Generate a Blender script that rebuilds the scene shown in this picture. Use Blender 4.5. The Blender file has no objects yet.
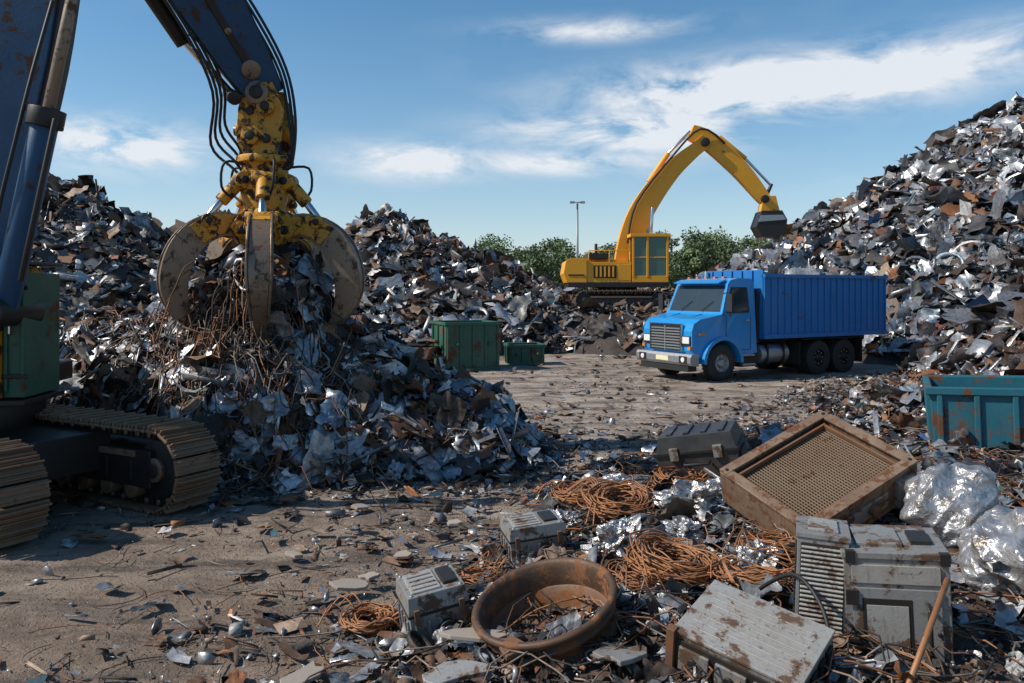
import bpy, math, random
import numpy as np
from mathutils import Vector, Matrix, Euler
from mathutils import noise as mn
random.seed(7); rng=np.random.default_rng(11)
scene=bpy.context.scene
R=math.radians
# ------------------------------------------------------------------ noise
_H=rng.random((256,256))
def vnoise(x,y):
    x=np.asarray(x,float); y=np.asarray(y,float)
    xi=np.floor(x).astype(int); yi=np.floor(y).astype(int); fx=x-xi; fy=y-yi
    fx=fx*fx*(3-2*fx); fy=fy*fy*(3-2*fy)
    a=_H[xi%256,yi%256]; b=_H[(xi+1)%256,yi%256]; c=_H[xi%256,(yi+1)%256]; d=_H[(xi+1)%256,(yi+1)%256]
    return (a*(1-fx)+b*fx)*(1-fy)+(c*(1-fx)+d*fx)*fy
def fbm(x,y,o=4):
    s=0;a=.5
    for i in range(o):
        s=s+a*(vnoise(x*2**i+17*i,y*2**i+31*i)-.5); a*=.5
    return s
# ------------------------------------------------------------------ height functions
def dome(x,y,cx,cy,H,rx,ry,kind=0):
    r=np.sqrt(((x-cx)/rx)**2+((y-cy)/ry)**2+.0008)
    if kind==0: return H*(1.03-r)
    return np.where(r<1,H*(1-np.minimum(r,1)**2)**1.15,H*(1-r)*.8)
def hA(x,y):
    u=x+.7*fbm(x*.9,y*.9); v=y+.7*fbm(x*.9+9,y*.9+4)
    z=np.maximum.reduce([dome(u,v,-3.85,12.4,2.55,2.3,2.7,1),dome(u,v,-3.8,12.1,3.0,1.25,1.55,1),dome(u,v,-2.4,12.3,1.65,1.7,2.1,1),dome(u,v,-1.5,12.1,1.1,2.0,1.9,1),dome(u,v,-6.6,13.6,2.05,2.7,2.5,1),dome(u,v,-5.0,12.4,1.8,2.4,2.1,1)])
    return z+.3*fbm(x*1.7,y*1.7)
def hB(x,y):
    u=x+2.2*fbm(x*.25,y*.25); v=y+2.2*fbm(x*.25+9,y*.25+4)
    z=np.maximum.reduce([dome(u,v,-5.8,38,6.0,11.6,9,0),dome(u,v,-14,39,6.0,12,9.5,0),dome(u,v,-19.5,33,6.8,14,12,0),dome(u,v,-27,31,7.6,14,12,0),dome(u,v,2.0,39,2.6,7,7,0)])
    return z+.9*fbm(x*.5,y*.5)
def hM(x,y):
    u=x+.8*fbm(x*.5,y*.5); v=y+.8*fbm(x*.5+9,y*.5+4)
    z=np.minimum(dome(u,v,6.2,36.5,4.6,7.2,6,0),1.62)
    return np.maximum(z,np.minimum(dome(u,v,14,46,5,16,8,0),2.3))+.25*fbm(x*1.1,y*1.1)
def hR(x,y):
    u=x+2.2*fbm(x*.22+3,y*.22); v=y+2.2*fbm(x*.22+9,y*.22+4)
    z=np.maximum.reduce([dome(u,v,29.4,42,13.2,22.5,22,0),dome(u,v,19.5,19.5,5.8,9,8.5,0)])
    return z+.9*fbm(x*.5,y*.5)
PB=np.array([(-1.6,1.5),(-1.5,4.2),(-.95,5.5),(-.55,7.2),(-.25,8.65),(1.0,11),(2.8,12.8),(6.6,16.8),(8.9,20.5),(11.8,22.6),(13.2,26),(30,27),(32,1.5)])
def sdist(x,y):
    x=np.asarray(x,float);y=np.asarray(y,float)
    d=np.full(x.shape,1e9); ins=np.zeros(x.shape,bool); n=len(PB)
    for i in range(n):
        ax,ay=PB[i]; bx,by=PB[(i+1)%n]
        t=np.clip(((x-ax)*(bx-ax)+(y-ay)*(by-ay))/((bx-ax)**2+(by-ay)**2),0,1)
        d=np.minimum(d,np.hypot(x-ax-t*(bx-ax),y-ay-t*(by-ay)))
        c=((ay>y)!=(by>y))
        with np.errstate(all='ignore'):
            xx=(bx-ax)*(y-ay)/((by-ay) if by!=ay else 1e-9)+ax
        ins^=(c&(x<xx))
    return np.where(ins,d,-d)
def hF(x,y):
    d=sdist(x+.8*fbm(x*.8,y*.8),y+.8*fbm(x*.8+5,y*.8+2))
    z=np.where(d>0,.2*(1-np.exp(-d/.8))+.045*np.minimum(d,7),d*.3)
    return z+.16*fbm(x*1.6,y*1.6)*np.clip(d+.5,0,1)
def hRF(x,y): return np.maximum(hR(x,y),hF(x,y))
# ------------------------------------------------------------------ node helpers
def newmat(name):
    m=bpy.data.materials.new(name); m.use_nodes=True; nt=m.node_tree
    return m,nt,nt.nodes['Principled BSDF']
def nd(nt,t,**k):
    n=nt.nodes.new(t)
    for a,b in k.items(): setattr(n,a,b)
    return n
def noise(nt,vec,scale,detail=6,rough=.6,dist=0):
    n=nd(nt,'ShaderNodeTexNoise'); n.inputs['Scale'].default_value=scale; n.inputs['Detail'].default_value=detail
    n.inputs['Roughness'].default_value=rough; n.inputs['Distortion'].default_value=dist
    if vec is not None: nt.links.new(vec,n.inputs['Vector'])
    return n.outputs['Fac']
def ramp(nt,fac,stops):
    r=nd(nt,'ShaderNodeValToRGB'); nt.links.new(fac,r.inputs[0]); e=r.color_ramp.elements
    while len(e)<len(stops): e.new(.5)
    for i,(p,c) in enumerate(stops):
        e[i].position=p; e[i].color=(c,c,c,1) if not hasattr(c,'__len__') else (*c,1)
    return r.outputs['Color']
def mix(nt,f,a,b,mode='MIX'):
    n=nd(nt,'ShaderNodeMix',data_type='RGBA',blend_type=mode)
    for s,v in ((n.inputs[0],f),(n.inputs[6],a),(n.inputs[7],b)):
        if isinstance(v,(int,float)): s.default_value=v
        elif isinstance(v,tuple): s.default_value=(*v,1)
        else: nt.links.new(v,s)
    return n.outputs[2]
def math_(nt,op,a,b=None):
    n=nd(nt,'ShaderNodeMath',operation=op)
    for i,v in enumerate((a,b)):
        if v is None: continue
        if isinstance(v,(int,float)): n.inputs[i].default_value=v
        else: nt.links.new(v,n.inputs[i])
    return n.outputs[0]
def bump(nt,b,h,strength,dist=.02):
    n=nd(nt,'ShaderNodeBump'); n.inputs['Strength'].default_value=strength; n.inputs['Distance'].default_value=dist
    nt.links.new(h,n.inputs['Height']); nt.links.new(n.outputs[0],b.inputs['Normal'])
def painted(name,col,wear=.4,rust=(.11,.045,.02),rough=.45,metal=0,dust=(.25,.2,.15),dustamt=.35,sc=3.,spec=.5,coat=0):
    m,nt,b=newmat(name); tc=nd(nt,'ShaderNodeTexCoord').outputs['Object']
    n1=noise(nt,tc,sc,9,.72,.2); n2=noise(nt,tc,sc*.45,5,.65); n3=noise(nt,tc,sc*12,4,.7)
    mp=nd(nt,'ShaderNodeMapping'); nt.links.new(tc,mp.inputs[0]); mp.inputs['Scale'].default_value=(3,3,.35)
    st=noise(nt,mp.outputs[0],sc*2.2,5,.6)
    th=.72-.3*wear
    rf=ramp(nt,n1,[(th,0.),(th+.05,1.)])
    sf=ramp(nt,st,[(.6-.1*wear,0.),(.8,1.)])
    c=mix(nt,n2,tuple(x*.72 for x in col),tuple(min(1,x*1.12) for x in col))
    c=mix(nt,math_(nt,'MULTIPLY',ramp(nt,n2,[(.35,0.),(.7,1.)]),dustamt),c,dust)
    c=mix(nt,math_(nt,'MULTIPLY',sf,wear*.8),c,tuple(x*.6 for x in rust))
    rc=mix(nt,n3,tuple(x*.35 for x in rust),tuple(x*1.5 for x in rust))
    c=mix(nt,rf,c,rc)
    nt.links.new(c,b.inputs['Base Color'])
    rr=math_(nt,'ADD',math_(nt,'MULTIPLY',rf,.35),rough); rr=math_(nt,'ADD',rr,math_(nt,'MULTIPLY',n3,.15))
    nt.links.new(rr,b.inputs['Roughness'])
    if metal: nt.links.new(math_(nt,'MULTIPLY',math_(nt,'SUBTRACT',1.,rf),metal),b.inputs['Metallic'])
    b.inputs['Specular IOR Level'].default_value=spec
    if coat: b.inputs['Coat Weight'].default_value=coat; b.inputs['Coat Roughness'].default_value=.15
    bump(nt,b,math_(nt,'ADD',n1,math_(nt,'MULTIPLY',n3,.3)),.25,.02)
    return m
def simple(name,col,rough=.5,metal=0,var=.3,sc=8,bstr=.2):
    m,nt,b=newmat(name); tc=nd(nt,'ShaderNodeTexCoord').outputs['Object']
    n=noise(nt,tc,sc,6,.65)
    nt.links.new(mix(nt,n,tuple(x*(1-var) for x in col),tuple(min(1,x*(1+var)) for x in col)),b.inputs['Base Color'])
    b.inputs['Roughness'].default_value=rough; b.inputs['Metallic'].default_value=metal
    bump(nt,b,n,bstr,.01); return m
M={}
M['blue_dark']=painted('worn_dark_blue_paint',(.004,.06,.145),.5,dustamt=.06,rough=.38,sc=3.5,spec=.4,rust=(.07,.035,.02))
M['yellow_worn']=painted('worn_yellow_paint',(.72,.34,.018),.72,rust=(.05,.026,.013),dust=(.2,.11,.035),dustamt=.5,sc=7)
M['yellow']=painted('excavator_yellow_paint',(.85,.37,.01),.25,dustamt=.12,sc=1.2)
M['green']=painted('worn_green_paint',(.015,.1,.063),.55,dustamt=.14,sc=2)
M['teal']=painted('worn_teal_paint',(.006,.11,.155),.6,dustamt=.08,sc=2.2)
M['truck_blue']=painted('truck_blue_paint',(.01,.28,.66),.2,dustamt=.08,rough=.28,coat=.5,sc=1.2)
M['box_blue']=painted('tipper_body_blue_paint',(.004,.165,.46),.4,dustamt=.1,rough=.4,sc=1.5)
M['steel_brown']=painted('worn_brown_steel',(.25,.175,.12),.6,rust=(.09,.045,.022),metal=.5,rough=.34,dustamt=.35,sc=6)
M['track']=painted('rusty_track_steel',(.22,.13,.075),.5,rust=(.12,.05,.022),metal=.3,rough=.45,dustamt=.35,sc=5)
M['rust']=painted('rusted_steel',(.15,.07,.035),.6,rust=(.2,.075,.025),rough=.65,dustamt=.3,sc=4,dust=(.25,.18,.12))
M['rim']=painted('rusted_wheel_rim_steel',(.085,.046,.027),.7,rust=(.2,.08,.03),rough=.5,dustamt=.4,sc=8,metal=.3,dust=(.17,.11,.07))
M['grey']=painted('scuffed_silver_casing',(.34,.345,.34),.68,rust=(.1,.055,.03),rough=.36,metal=.35,dustamt=.65,sc=6,dust=(.19,.145,.1))
M['grey_lt']=painted('scuffed_light_casing',(.46,.45,.42),.66,rust=(.11,.06,.035),rough=.38,metal=.3,dustamt=.65,sc=6,dust=(.24,.18,.13))
M['tan']=painted('rusty_dusty_frame',(.2,.125,.078),.7,rust=(.12,.048,.02),rough=.5,dustamt=.55,sc=6,dust=(.34,.255,.18),metal=.2)
M['mesh']=painted('dusty_core_fins',(.2,.13,.078),.5,rust=(.1,.045,.022),rough=.55,dustamt=.35,sc=5)
M['brick']=painted('broken_concrete',(.36,.31,.26),.3,rust=(.14,.1,.07),rough=.8,dustamt=.5,sc=6)
M['black']=simple('black_rubber',(.015,.015,.015),.6)
M['tyre']=simple('dusty_tyre_rubber',(.03,.028,.026),.8,sc=5)
M['dark']=simple('dark_greasy_metal',(.028,.024,.021),.5,.3)
M['soil']=simple('brown_soil',(.1,.066,.044),.9,0,.5,14,.6)
M['chrome']=simple('chrome',(.6,.6,.6),.22,1,.1)
M['alu']=simple('dull_aluminium',(.36,.37,.38),.42,.7)
M['glass']=simple('dark_cab_glass',(.03,.045,.055),.06,0,.2,2,0)
M['glass_green']=simple('green_tinted_cab_glass',(.03,.11,.09),.06,0,.2,2,0)
M['lamp']=simple('lamp_lens',(.7,.7,.68),.1,0,.1)
M['orange']=simple('orange_lens',(.8,.2,.02),.2)
M['plate']=simple('number_plate_white',(.7,.65,.4),.4)
M['case_black']=painted('scuffed_black_plastic',(.022,.023,.026),.3,rust=(.1,.08,.06),rough=.32,dustamt=.2,sc=6)
M['copper']=painted('rusty_orange_wire',(.38,.15,.05),.5,rust=(.12,.045,.018),rough=.5,metal=.3,dustamt=.35,sc=10)
M['galv']=simple('galvanised_pole',(.25,.26,.27),.5,.5)
m,nt,b=newmat('silver_plastic_sheet'); tc=nd(nt,'ShaderNodeTexCoord').outputs['Object']
n=noise(nt,tc,2.5,8,.6,1.2); nt.links.new(mix(nt,ramp(nt,n,[(.42,0.),(.68,1.)]),(.5,.5,.51),(.24,.2,.165)),b.inputs['Base Color'])
b.inputs['Metallic'].default_value=.65; b.inputs['Roughness'].default_value=.33; bump(nt,b,noise(nt,tc,5.,4,.5,2.5),.5,.05); M['silver']=m
m,nt,b=newmat('crumpled_foil'); tc=nd(nt,'ShaderNodeTexCoord').outputs['Object']
n=noise(nt,tc,4,5,.6); nt.links.new(mix(nt,ramp(nt,n,[(.45,0.),(.62,1.)]),(.55,.55,.55),(.22,.18,.15)),b.inputs['Base Color']); b.inputs['Metallic'].default_value=.8; b.inputs['Roughness'].default_value=.32
bump(nt,b,noise(nt,tc,9,4,.6,1.),.4,.03); M['foil']=m
m,nt,b=newmat('scrap_metal_mix'); at=nd(nt,'ShaderNodeAttribute'); at.attribute_name='Col'
tc=nd(nt,'ShaderNodeTexCoord').outputs['Object']
n1=noise(nt,tc,2.6,5,.74); n2=noise(nt,tc,15,3,.7); met=at.outputs['Alpha']
c=mix(nt,ramp(nt,n2,[(.3,0.),(.7,1.)]),mix(nt,1.,at.outputs['Color'],(.55,.52,.5),'MULTIPLY'),mix(nt,1.,at.outputs['Color'],(1.25,1.25,1.25),'MULTIPLY'))
c=mix(nt,ramp(nt,n1,[(.56,0.),(.66,.75)]),c,mix(nt,n2,(.045,.028,.018),(.19,.1,.055)))
nt.links.new(c,b.inputs['Base Color']); nt.links.new(math_(nt,'MULTIPLY',met,.65),b.inputs['Metallic'])
nt.links.new(math_(nt,'SUBTRACT',.72,math_(nt,'MULTIPLY',met,.4)),b.inputs['Roughness'])
bump(nt,b,n2,.35,.02); M['scrap']=m
# ------------------------------------------------------------------ mesh builder
class MB:
    def __init__(s): s.v=[];s.f=[];s.m=[];s.s=[];s.mats=[]
    def mi(s,k):
        if k not in s.mats: s.mats.append(k)
        return s.mats.index(k)
    def add(s,vs,fs,mat,T=None,smooth=False):
        o=len(s.v); i=s.mi(mat)
        for v in vs:
            v=Vector(v); s.v.append(T@v if T else v)
        for f in fs: s.f.append([a+o for a in f]); s.m.append(i); s.s.append(smooth)
    def box(s,c,d,mat,rot=(0,0,0),top=(1,1),T=None):
        x,y,z=d[0]/2,d[1]/2,d[2]/2; a,b=top
        vs=[(-x,-y,-z),(x,-y,-z),(x,y,-z),(-x,y,-z),(-x*a,-y*b,z),(x*a,-y*b,z),(x*a,y*b,z),(-x*a,y*b,z)]
        L=Matrix.Translation(c)@Euler(rot).to_matrix().to_4x4()
        s.add(vs,[(0,3,2,1),(4,5,6,7),(0,1,5,4),(1,2,6,5),(2,3,7,6),(3,0,4,7)],mat,(T@L) if T else L)
    def bx(s,x0,x1,y0,y1,z0,z1,mat,T=None,**k): s.box(((x0+x1)/2,(y0+y1)/2,(z0+z1)/2),(abs(x1-x0),abs(y1-y0),abs(z1-z0)),mat,T=T,**k)
    def prism(s,poly,y0,y1,mat,T=None,yf=None):
        n=len(poly); vs=[]
        for y in (y0,y1):
            for (x,z) in poly: vs.append((x,y*(yf(x,z) if yf else 1),z))
        s.add(vs,[list(range(n))[::-1],list(range(n,2*n))]+[(i,(i+1)%n,n+(i+1)%n,n+i) for i in range(n)],mat,T)
    def cyl(s,p0,p1,r,mat,n=16,r2=None,T=None,smooth=True):
        s.lathe([(0,0),(0,r),(1,r if r2 is None else r2),(1,0)],p0,p1,mat,n,T,smooth)
    def lathe(s,prof,p0,p1,mat,n=20,T=None,smooth=True,jit=0):
        p0=Vector(p0);p1=Vector(p1);ax=p1-p0; w=ax.normalized(); u=w.orthogonal().normalized(); v=w.cross(u)
        rings=[]; vs=[]
        for (a,r) in prof:
            c=p0+ax*a
            if r<1e-6: rings.append([len(vs)]); vs.append(c)
            else:
                ri=[]
                for i in range(n):
                    t=2*math.pi*i/n; ri.append(len(vs)); rr=r+(random.uniform(-jit,jit) if jit else 0); vs.append(c+(u*math.cos(t)+v*math.sin(t))*rr)
                rings.append(ri)
        fs=[];
        for A,B in zip(rings,rings[1:]):
            for i in range(n):
                j=(i+1)%n
                if len(A)==1 and len(B)==1: break
                if len(A)==1: fs.append((A[0],B[j],B[i]))
                elif len(B)==1: fs.append((A[i],A[j],B[0]))
                else: fs.append((A[i],A[j],B[j],B[i]))
        s.add(vs,fs,mat,T,smooth)
    def tube(s,pts,r,mat,n=6,T=None,smooth=True):
        pts=[Vector(p) for p in pts]; vs=[];fs=[]; prev=None
        for i,p in enumerate(pts):
            t=(pts[min(i+1,len(pts)-1)]-pts[max(i-1,0)]).normalized()
            u=t.orthogonal().normalized() if prev is None else (prev-t*prev.dot(t)).normalized()
            prev=u; v=t.cross(u)
            for k in range(n):
                a=2*math.pi*k/n; vs.append(p+(u*math.cos(a)+v*math.sin(a))*r)
        for i in range(len(pts)-1):
            for k in range(n):
                fs.append((i*n+k,i*n+(k+1)%n,(i+1)*n+(k+1)%n,(i+1)*n+k))
        fs.append(list(range(n))[::-1]); fs.append([len(vs)-n+k for k in range(n)])
        s.add(vs,fs,mat,T,smooth)
    def sweep(s,pts,w,t,side,mat,T=None):
        pts=[Vector(p) for p in pts]; S=Vector(side).normalized(); vs=[];fs=[]
        for i,p in enumerate(pts):
            tt=(pts[min(i+1,len(pts)-1)]-pts[max(i-1,0)]).normalized(); N=tt.cross(S).normalized()
            ww=w[i]; th=t[i] if hasattr(t,'__len__') else t
            for a,b in ((1,1),(1,-1),(-1,-1),(-1,1)): vs.append(p+N*ww*a+S*th*b)
        for i in range(len(pts)-1):
            for k in range(4): fs.append((i*4+k,i*4+(k+1)%4,i*4+4+(k+1)%4,i*4+4+k))
        fs.append((3,2,1,0)); o=len(vs)-4; fs.append((o,o+1,o+2,o+3))
        s.add(vs,fs,mat,T)
    def finish(s,name,loc=(0,0,0),rot=(0,0,0),bev=.012,mat=None,fixn=True):
        me=bpy.data.meshes.new(name); me.from_pydata([tuple(v) for v in s.v],[],s.f)
        me.polygons.foreach_set('material_index',s.m); me.polygons.foreach_set('use_smooth',s.s)
        for k in s.mats: me.materials.append(M[k])
        me.update()
        if fixn:
            import bmesh
            bm=bmesh.new(); bm.from_mesh(me); bmesh.ops.recalc_face_normals(bm,faces=bm.faces); bm.to_mesh(me); bm.free()
        o=bpy.data.objects.new(name,me); scene.collection.objects.link(o)
        if mat is not None: o.matrix_world=mat
        else: o.location=loc; o.rotation_euler=rot
        if bev:
            md=o.modifiers.new('bevel','BEVEL'); md.width=bev; md.segments=2; md.limit_method='ANGLE'; md.angle_limit=R(40)
        return o
def catmull(P,k=6):
    P=[Vector(p) for p in P]; out=[]
    for i in range(len(P)-1):
        a=P[max(i-1,0)];b=P[i];c=P[i+1];d=P[min(i+2,len(P)-1)]
        for j in range(k):
            t=j/k; out.append(.5*((2*b)+(c-a)*t+(2*a-5*b+4*c-d)*t*t+(3*b-a-3*c+d)*t**3))
    out.append(P[-1]); return out
# ------------------------------------------------------------------ scrap pieces
def grid_proto(nx,ny,f):
    vs=[];fs=[]
    for i in range(nx):
        for j in range(ny): vs.append(f(i/(nx-1)-.5,j/(ny-1)-.5))
    for i in range(nx-1):
        for j in range(ny-1): a=i*ny+j; fs.append((a,a+1,a+ny+1,a+ny))
    return np.array(vs,float),fs
BOXF=[(0,3,2,1),(4,5,6,7),(0,1,5,4),(1,2,6,5),(2,3,7,6),(3,0,4,7)]
def boxp(x,y,z,j=.0):
    v=np.array([(-x,-y,-z),(x,-y,-z),(x,y,-z),(-x,y,-z),(-x,-y,z),(x,-y,z),(x,y,z),(-x,y,z)],float)
    return v+np.random.RandomState(int(x*1000+z*77)).uniform(-j,j,v.shape),BOXF
def extr(poly,L):
    n=len(poly); v=[(x,-L/2,z) for x,z in poly]+[(x,L/2,z) for x,z in poly]
    return np.array(v,float),[(i,(i+1)%n,n+(i+1)%n,n+i) for i in range(n)]+[tuple(range(n))[::-1],tuple(range(n,2*n))]
rr=np.random.RandomState(3)
def tri_fs(fs):
    o=[]
    for f in fs: o+=[(f[0],f[1],f[2]),(f[0],f[2],f[3])]
    return o
def cr(seed,amp,ax=1.,ay=.8,n=7):
    q=np.random.RandomState(seed)
    dirs=q.normal(0,1,(4,2)); ph=q.uniform(0,6,4); fr_=q.uniform(3,9,4)
    def f(a,b):
        z=sum(abs((dirs[i,0]*a+dirs[i,1]*b)*fr_[i]/3+ph[i]-round((dirs[i,0]*a+dirs[i,1]*b)*fr_[i]/3+ph[i])) for i in range(4))*amp
        return (a*ax*(1+.12*q.uniform(-1,1)),b*ay*(1+.2*q.uniform(-1,1)),z+q.uniform(-.02,.02))
    v,fs=grid_proto(n,n,f); return v,tri_fs(fs)
P=[]
P.append((*grid_proto(4,4,lambda a,b:(a*1.1,b*.8+.1*rr.uniform(-1,1),rr.uniform(-.13,.13))),.06,2.2))
P.append((*grid_proto(4,3,lambda a,b:(a*1.2,b*.55,abs(a)*.5+rr.uniform(-.05,.05))),.05,2))
P.append((*grid_proto(5,3,lambda a,b:(a*1.,b*.7,-1.1*a*a+rr.uniform(-.03,.03))),.03,2.))
P.append((*cr(5,.2),.02,1.6))
P.append((*boxp(.5,.35,.02,.05),.05,2.6))
P.append((*boxp(.6,.1,.015,.02),.03,2.6))
P.append((*boxp(.4,.3,.2,.07),.05,.9))
P.append((*extr([(0,0),(.11,0),(.11,.02),(.02,.02),(.02,.11),(0,.11)],1.9),.01,1.6))
P.append((*extr([(math.cos(t*math.pi/4)*.045,math.sin(t*math.pi/4)*.045) for t in range(8)],1.7),.006,1.5))
P.append((*extr([(math.cos(t*math.pi/5)*.42,math.sin(t*math.pi/5)*.42) for t in range(10)],.1),.02,.25))
P.append((*grid_proto(9,2,lambda a,b:(a*1.9,b*.07+.3*math.sin(a*6),.25*math.cos(a*7))),.03,2.))
P.append((*extr([(-.3,-.2),(.25,-.25),(.4,.05),(.1,.3),(-.3,.22)],.05),.03,1.0))
P.append((*extr([(0,0),(.3,0),(.3,.2),(.28,.2),(.28,.02),(.02,.02),(.02,.2),(0,.2)],.9),.01,.6))
P.append((*cr(9,.3,1.1,1.,7),.02,1.2))
P.append((*cr(21,.13,1.5,.6,7),.02,1.4))
rv,rf_=[],[]
for i in range(14):
    a=i*2*math.pi/14
    for (q,z) in ((.42,0),(.5,.06),(.5,.2),(.42,.25)): rv.append((math.cos(a)*q,math.sin(a)*q,z))
for i in range(14):
    for k in range(4): rf_.append((i*4+k,((i+1)%14)*4+k,((i+1)%14)*4+(k+1)%4,i*4+(k+1)%4))
P.append((np.array(rv),rf_,.008,.35))
PW=np.array([p[3] for p in P]); PW=PW/PW.sum()
BIG=PW.copy(); BIG[[3,14]]*=2.5; BIG[[2,7]]*=2; BIG[[6,9,11]]*=.3; BIG/=BIG.sum()
PAL={
 'grey':(np.array([(.48,.49,.5,.85),(.35,.36,.38,.85),(.22,.235,.255,.75),(.05,.05,.055,.3),(.24,.3,.36,.7),(.62,.63,.64,.5),(.12,.06,.035,.1),(.27,.11,.045,.05),(.24,.17,.12,.1),(.04,.028,.022,.1),(.03,.1,.25,.1),(.3,.05,.03,.1)]),
         np.array([15,17,16,11,9,7,8,3,5.5,8,.9,.4])),
 'near':(np.array([(.48,.49,.5,.85),(.34,.35,.37,.85),(.2,.21,.23,.7),(.045,.045,.047,.3),(.24,.3,.36,.7),(.62,.63,.64,.4),(.11,.055,.032,.1),(.25,.1,.04,.05),(.22,.15,.1,.1),(.04,.028,.02,.1)]),
         np.array([13,15,14,11,8,6,11,4.5,8,10])),
 'mixed':(np.array([(.45,.46,.47,.85),(.32,.33,.34,.85),(.16,.17,.18,.6),(.04,.04,.04,.3),(.58,.57,.55,.3),(.13,.065,.035,.1),(.33,.13,.045,.1),(.28,.2,.14,.05),(.055,.036,.026,.05),(.05,.13,.16,.1)]),
         np.array([10,11,9,9,5,14,5.5,12,13,.8])),
 'brown':(np.array([(.46,.46,.465,.85),(.31,.32,.33,.85),(.18,.185,.19,.6),(.042,.038,.035,.2),(.58,.565,.54,.4),(.15,.08,.05,.1),(.24,.105,.05,.05),(.25,.18,.125,.05),(.06,.04,.03,.1),(.15,.19,.25,.4)]),
         np.array([13,15,13,11,6,12,3.5,9,10,3])),
}
class Acc:
    def __init__(s): s.V=[];s.L=[];s.T=[];s.C=[];s.n=0
    def add(s,v,l,t,c): s.V.append(v);s.L.append(l+s.n);s.T.append(t);s.C.append(c);s.n+=len(v)
    def finish(s,name,mat=None):
        V=np.concatenate(s.V).astype('f4');L=np.concatenate(s.L).astype('i4');T=np.concatenate(s.T).astype('i4');C=np.concatenate(s.C).astype('f4')
        me=bpy.data.meshes.new(name); me.vertices.add(len(V)); me.vertices.foreach_set('co',V.ravel())
        me.loops.add(len(L)); me.loops.foreach_set('vertex_index',L); me.polygons.add(len(T))
        me.polygons.foreach_set('loop_start',np.concatenate([[0],np.cumsum(T)[:-1]]).astype('i4'))
        try: me.polygons.foreach_set('loop_total',T)
        except Exception: pass
        a=me.color_attributes.new('Col','FLOAT_COLOR','POINT'); a.data.foreach_set('color',C.ravel())
        me.update(calc_edges=True); me.validate()
        me.materials.append(mat or M['scrap'])
        o=bpy.data.objects.new(name,me); scene.collection.objects.link(o); return o
def pieces(acc,pos,nrm,size,pal,align=1.,weights=None,lift=.1):
    N=len(pos); z=nrm*align+rng.normal(0,.5,(N,3)); z/=np.linalg.norm(z,axis=1)[:,None]
    t=rng.normal(0,1,(N,3)); x=np.cross(t,z); x/=np.linalg.norm(x,axis=1)[:,None]; y=np.cross(z,x)
    k=rng.choice(len(P),N,p=PW if weights is None else weights)
    cols,w=PAL[pal]; ci=rng.choice(len(cols),N,p=w/w.sum()); col=cols[ci].copy(); col[:,:3]*=rng.uniform(.5,1.2,(N,1))
    asp=rng.uniform(.5,1.25,(N,3))
    for q,(pv,pf,j,_) in enumerate(P):
        I=np.where(k==q)[0]; n=len(I)
        if n==0: continue
        v=pv[None]*asp[I][:,None,:]+rng.uniform(-j,j,(n,)+pv.shape)
        v=v*size[I][:,None,None]
        W=(pos[I]+nrm[I]*(size[I]*lift)[:,None])[:,None,:]+v[...,0:1]*x[I][:,None,:]+v[...,1:2]*y[I][:,None,:]+v[...,2:3]*z[I][:,None,:]
        lv=np.concatenate([np.array(f) for f in pf]); tot=np.array([len(f) for f in pf]); nv=len(pv)
        L=(lv[None]+(np.arange(n)*nv)[:,None]).ravel()
        acc.add(W.reshape(-1,3),L,np.tile(tot,n),np.repeat(col[I],nv,axis=0))
def normals(h,x,y,e=.12):
    gx=(h(x+e,y)-h(x-e,y))/(2*e); gy=(h(x,y+e)-h(x,y-e))/(2*e)
    n=np.stack([-gx,-gy,np.ones_like(gx)],1); return n/np.linalg.norm(n,axis=1)[:,None]
def base(acc,h,x0,x1,y0,y1,st,col=(.04,.03,.024,0),rough=.08):  # default dark brown paints occlusion shade into the gaps between scrap pieces
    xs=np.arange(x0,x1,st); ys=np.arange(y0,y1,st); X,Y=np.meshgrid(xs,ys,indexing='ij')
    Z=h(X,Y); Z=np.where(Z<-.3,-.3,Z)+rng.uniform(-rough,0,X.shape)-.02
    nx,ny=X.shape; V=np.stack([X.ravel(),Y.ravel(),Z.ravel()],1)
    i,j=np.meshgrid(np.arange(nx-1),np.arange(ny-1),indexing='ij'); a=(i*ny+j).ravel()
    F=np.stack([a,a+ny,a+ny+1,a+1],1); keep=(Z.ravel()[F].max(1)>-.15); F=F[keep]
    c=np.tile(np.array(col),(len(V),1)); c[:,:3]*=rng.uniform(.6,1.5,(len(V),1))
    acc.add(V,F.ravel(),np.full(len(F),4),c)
def scatter(acc,h,x0,x1,y0,y1,N,s0,s1,pal,thr=.05,spill=0.,cull=None,align=1.,pw=1.6,lift=.1,weights=None):
    x=rng.uniform(x0,x1,N); y=rng.uniform(y0,y1,N); z=h(x,y)
    k=(z>thr)|((z>-.35)&(rng.random(N)<spill))
    if cull is not None: k&=cull(x,y)
    x,y,z=x[k],y[k],z[k]; n=normals(h,x,y); g=z<0.02; n[g]=(0,0,1); z=np.maximum(z,.01)
    s=s0*(s1/s0)**(rng.random(len(x))**pw); s=np.where(g,s*.5,s)
    pieces(acc,np.stack([x,y,z],1),n,s,pal,align,weights,lift); return len(x)
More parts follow.
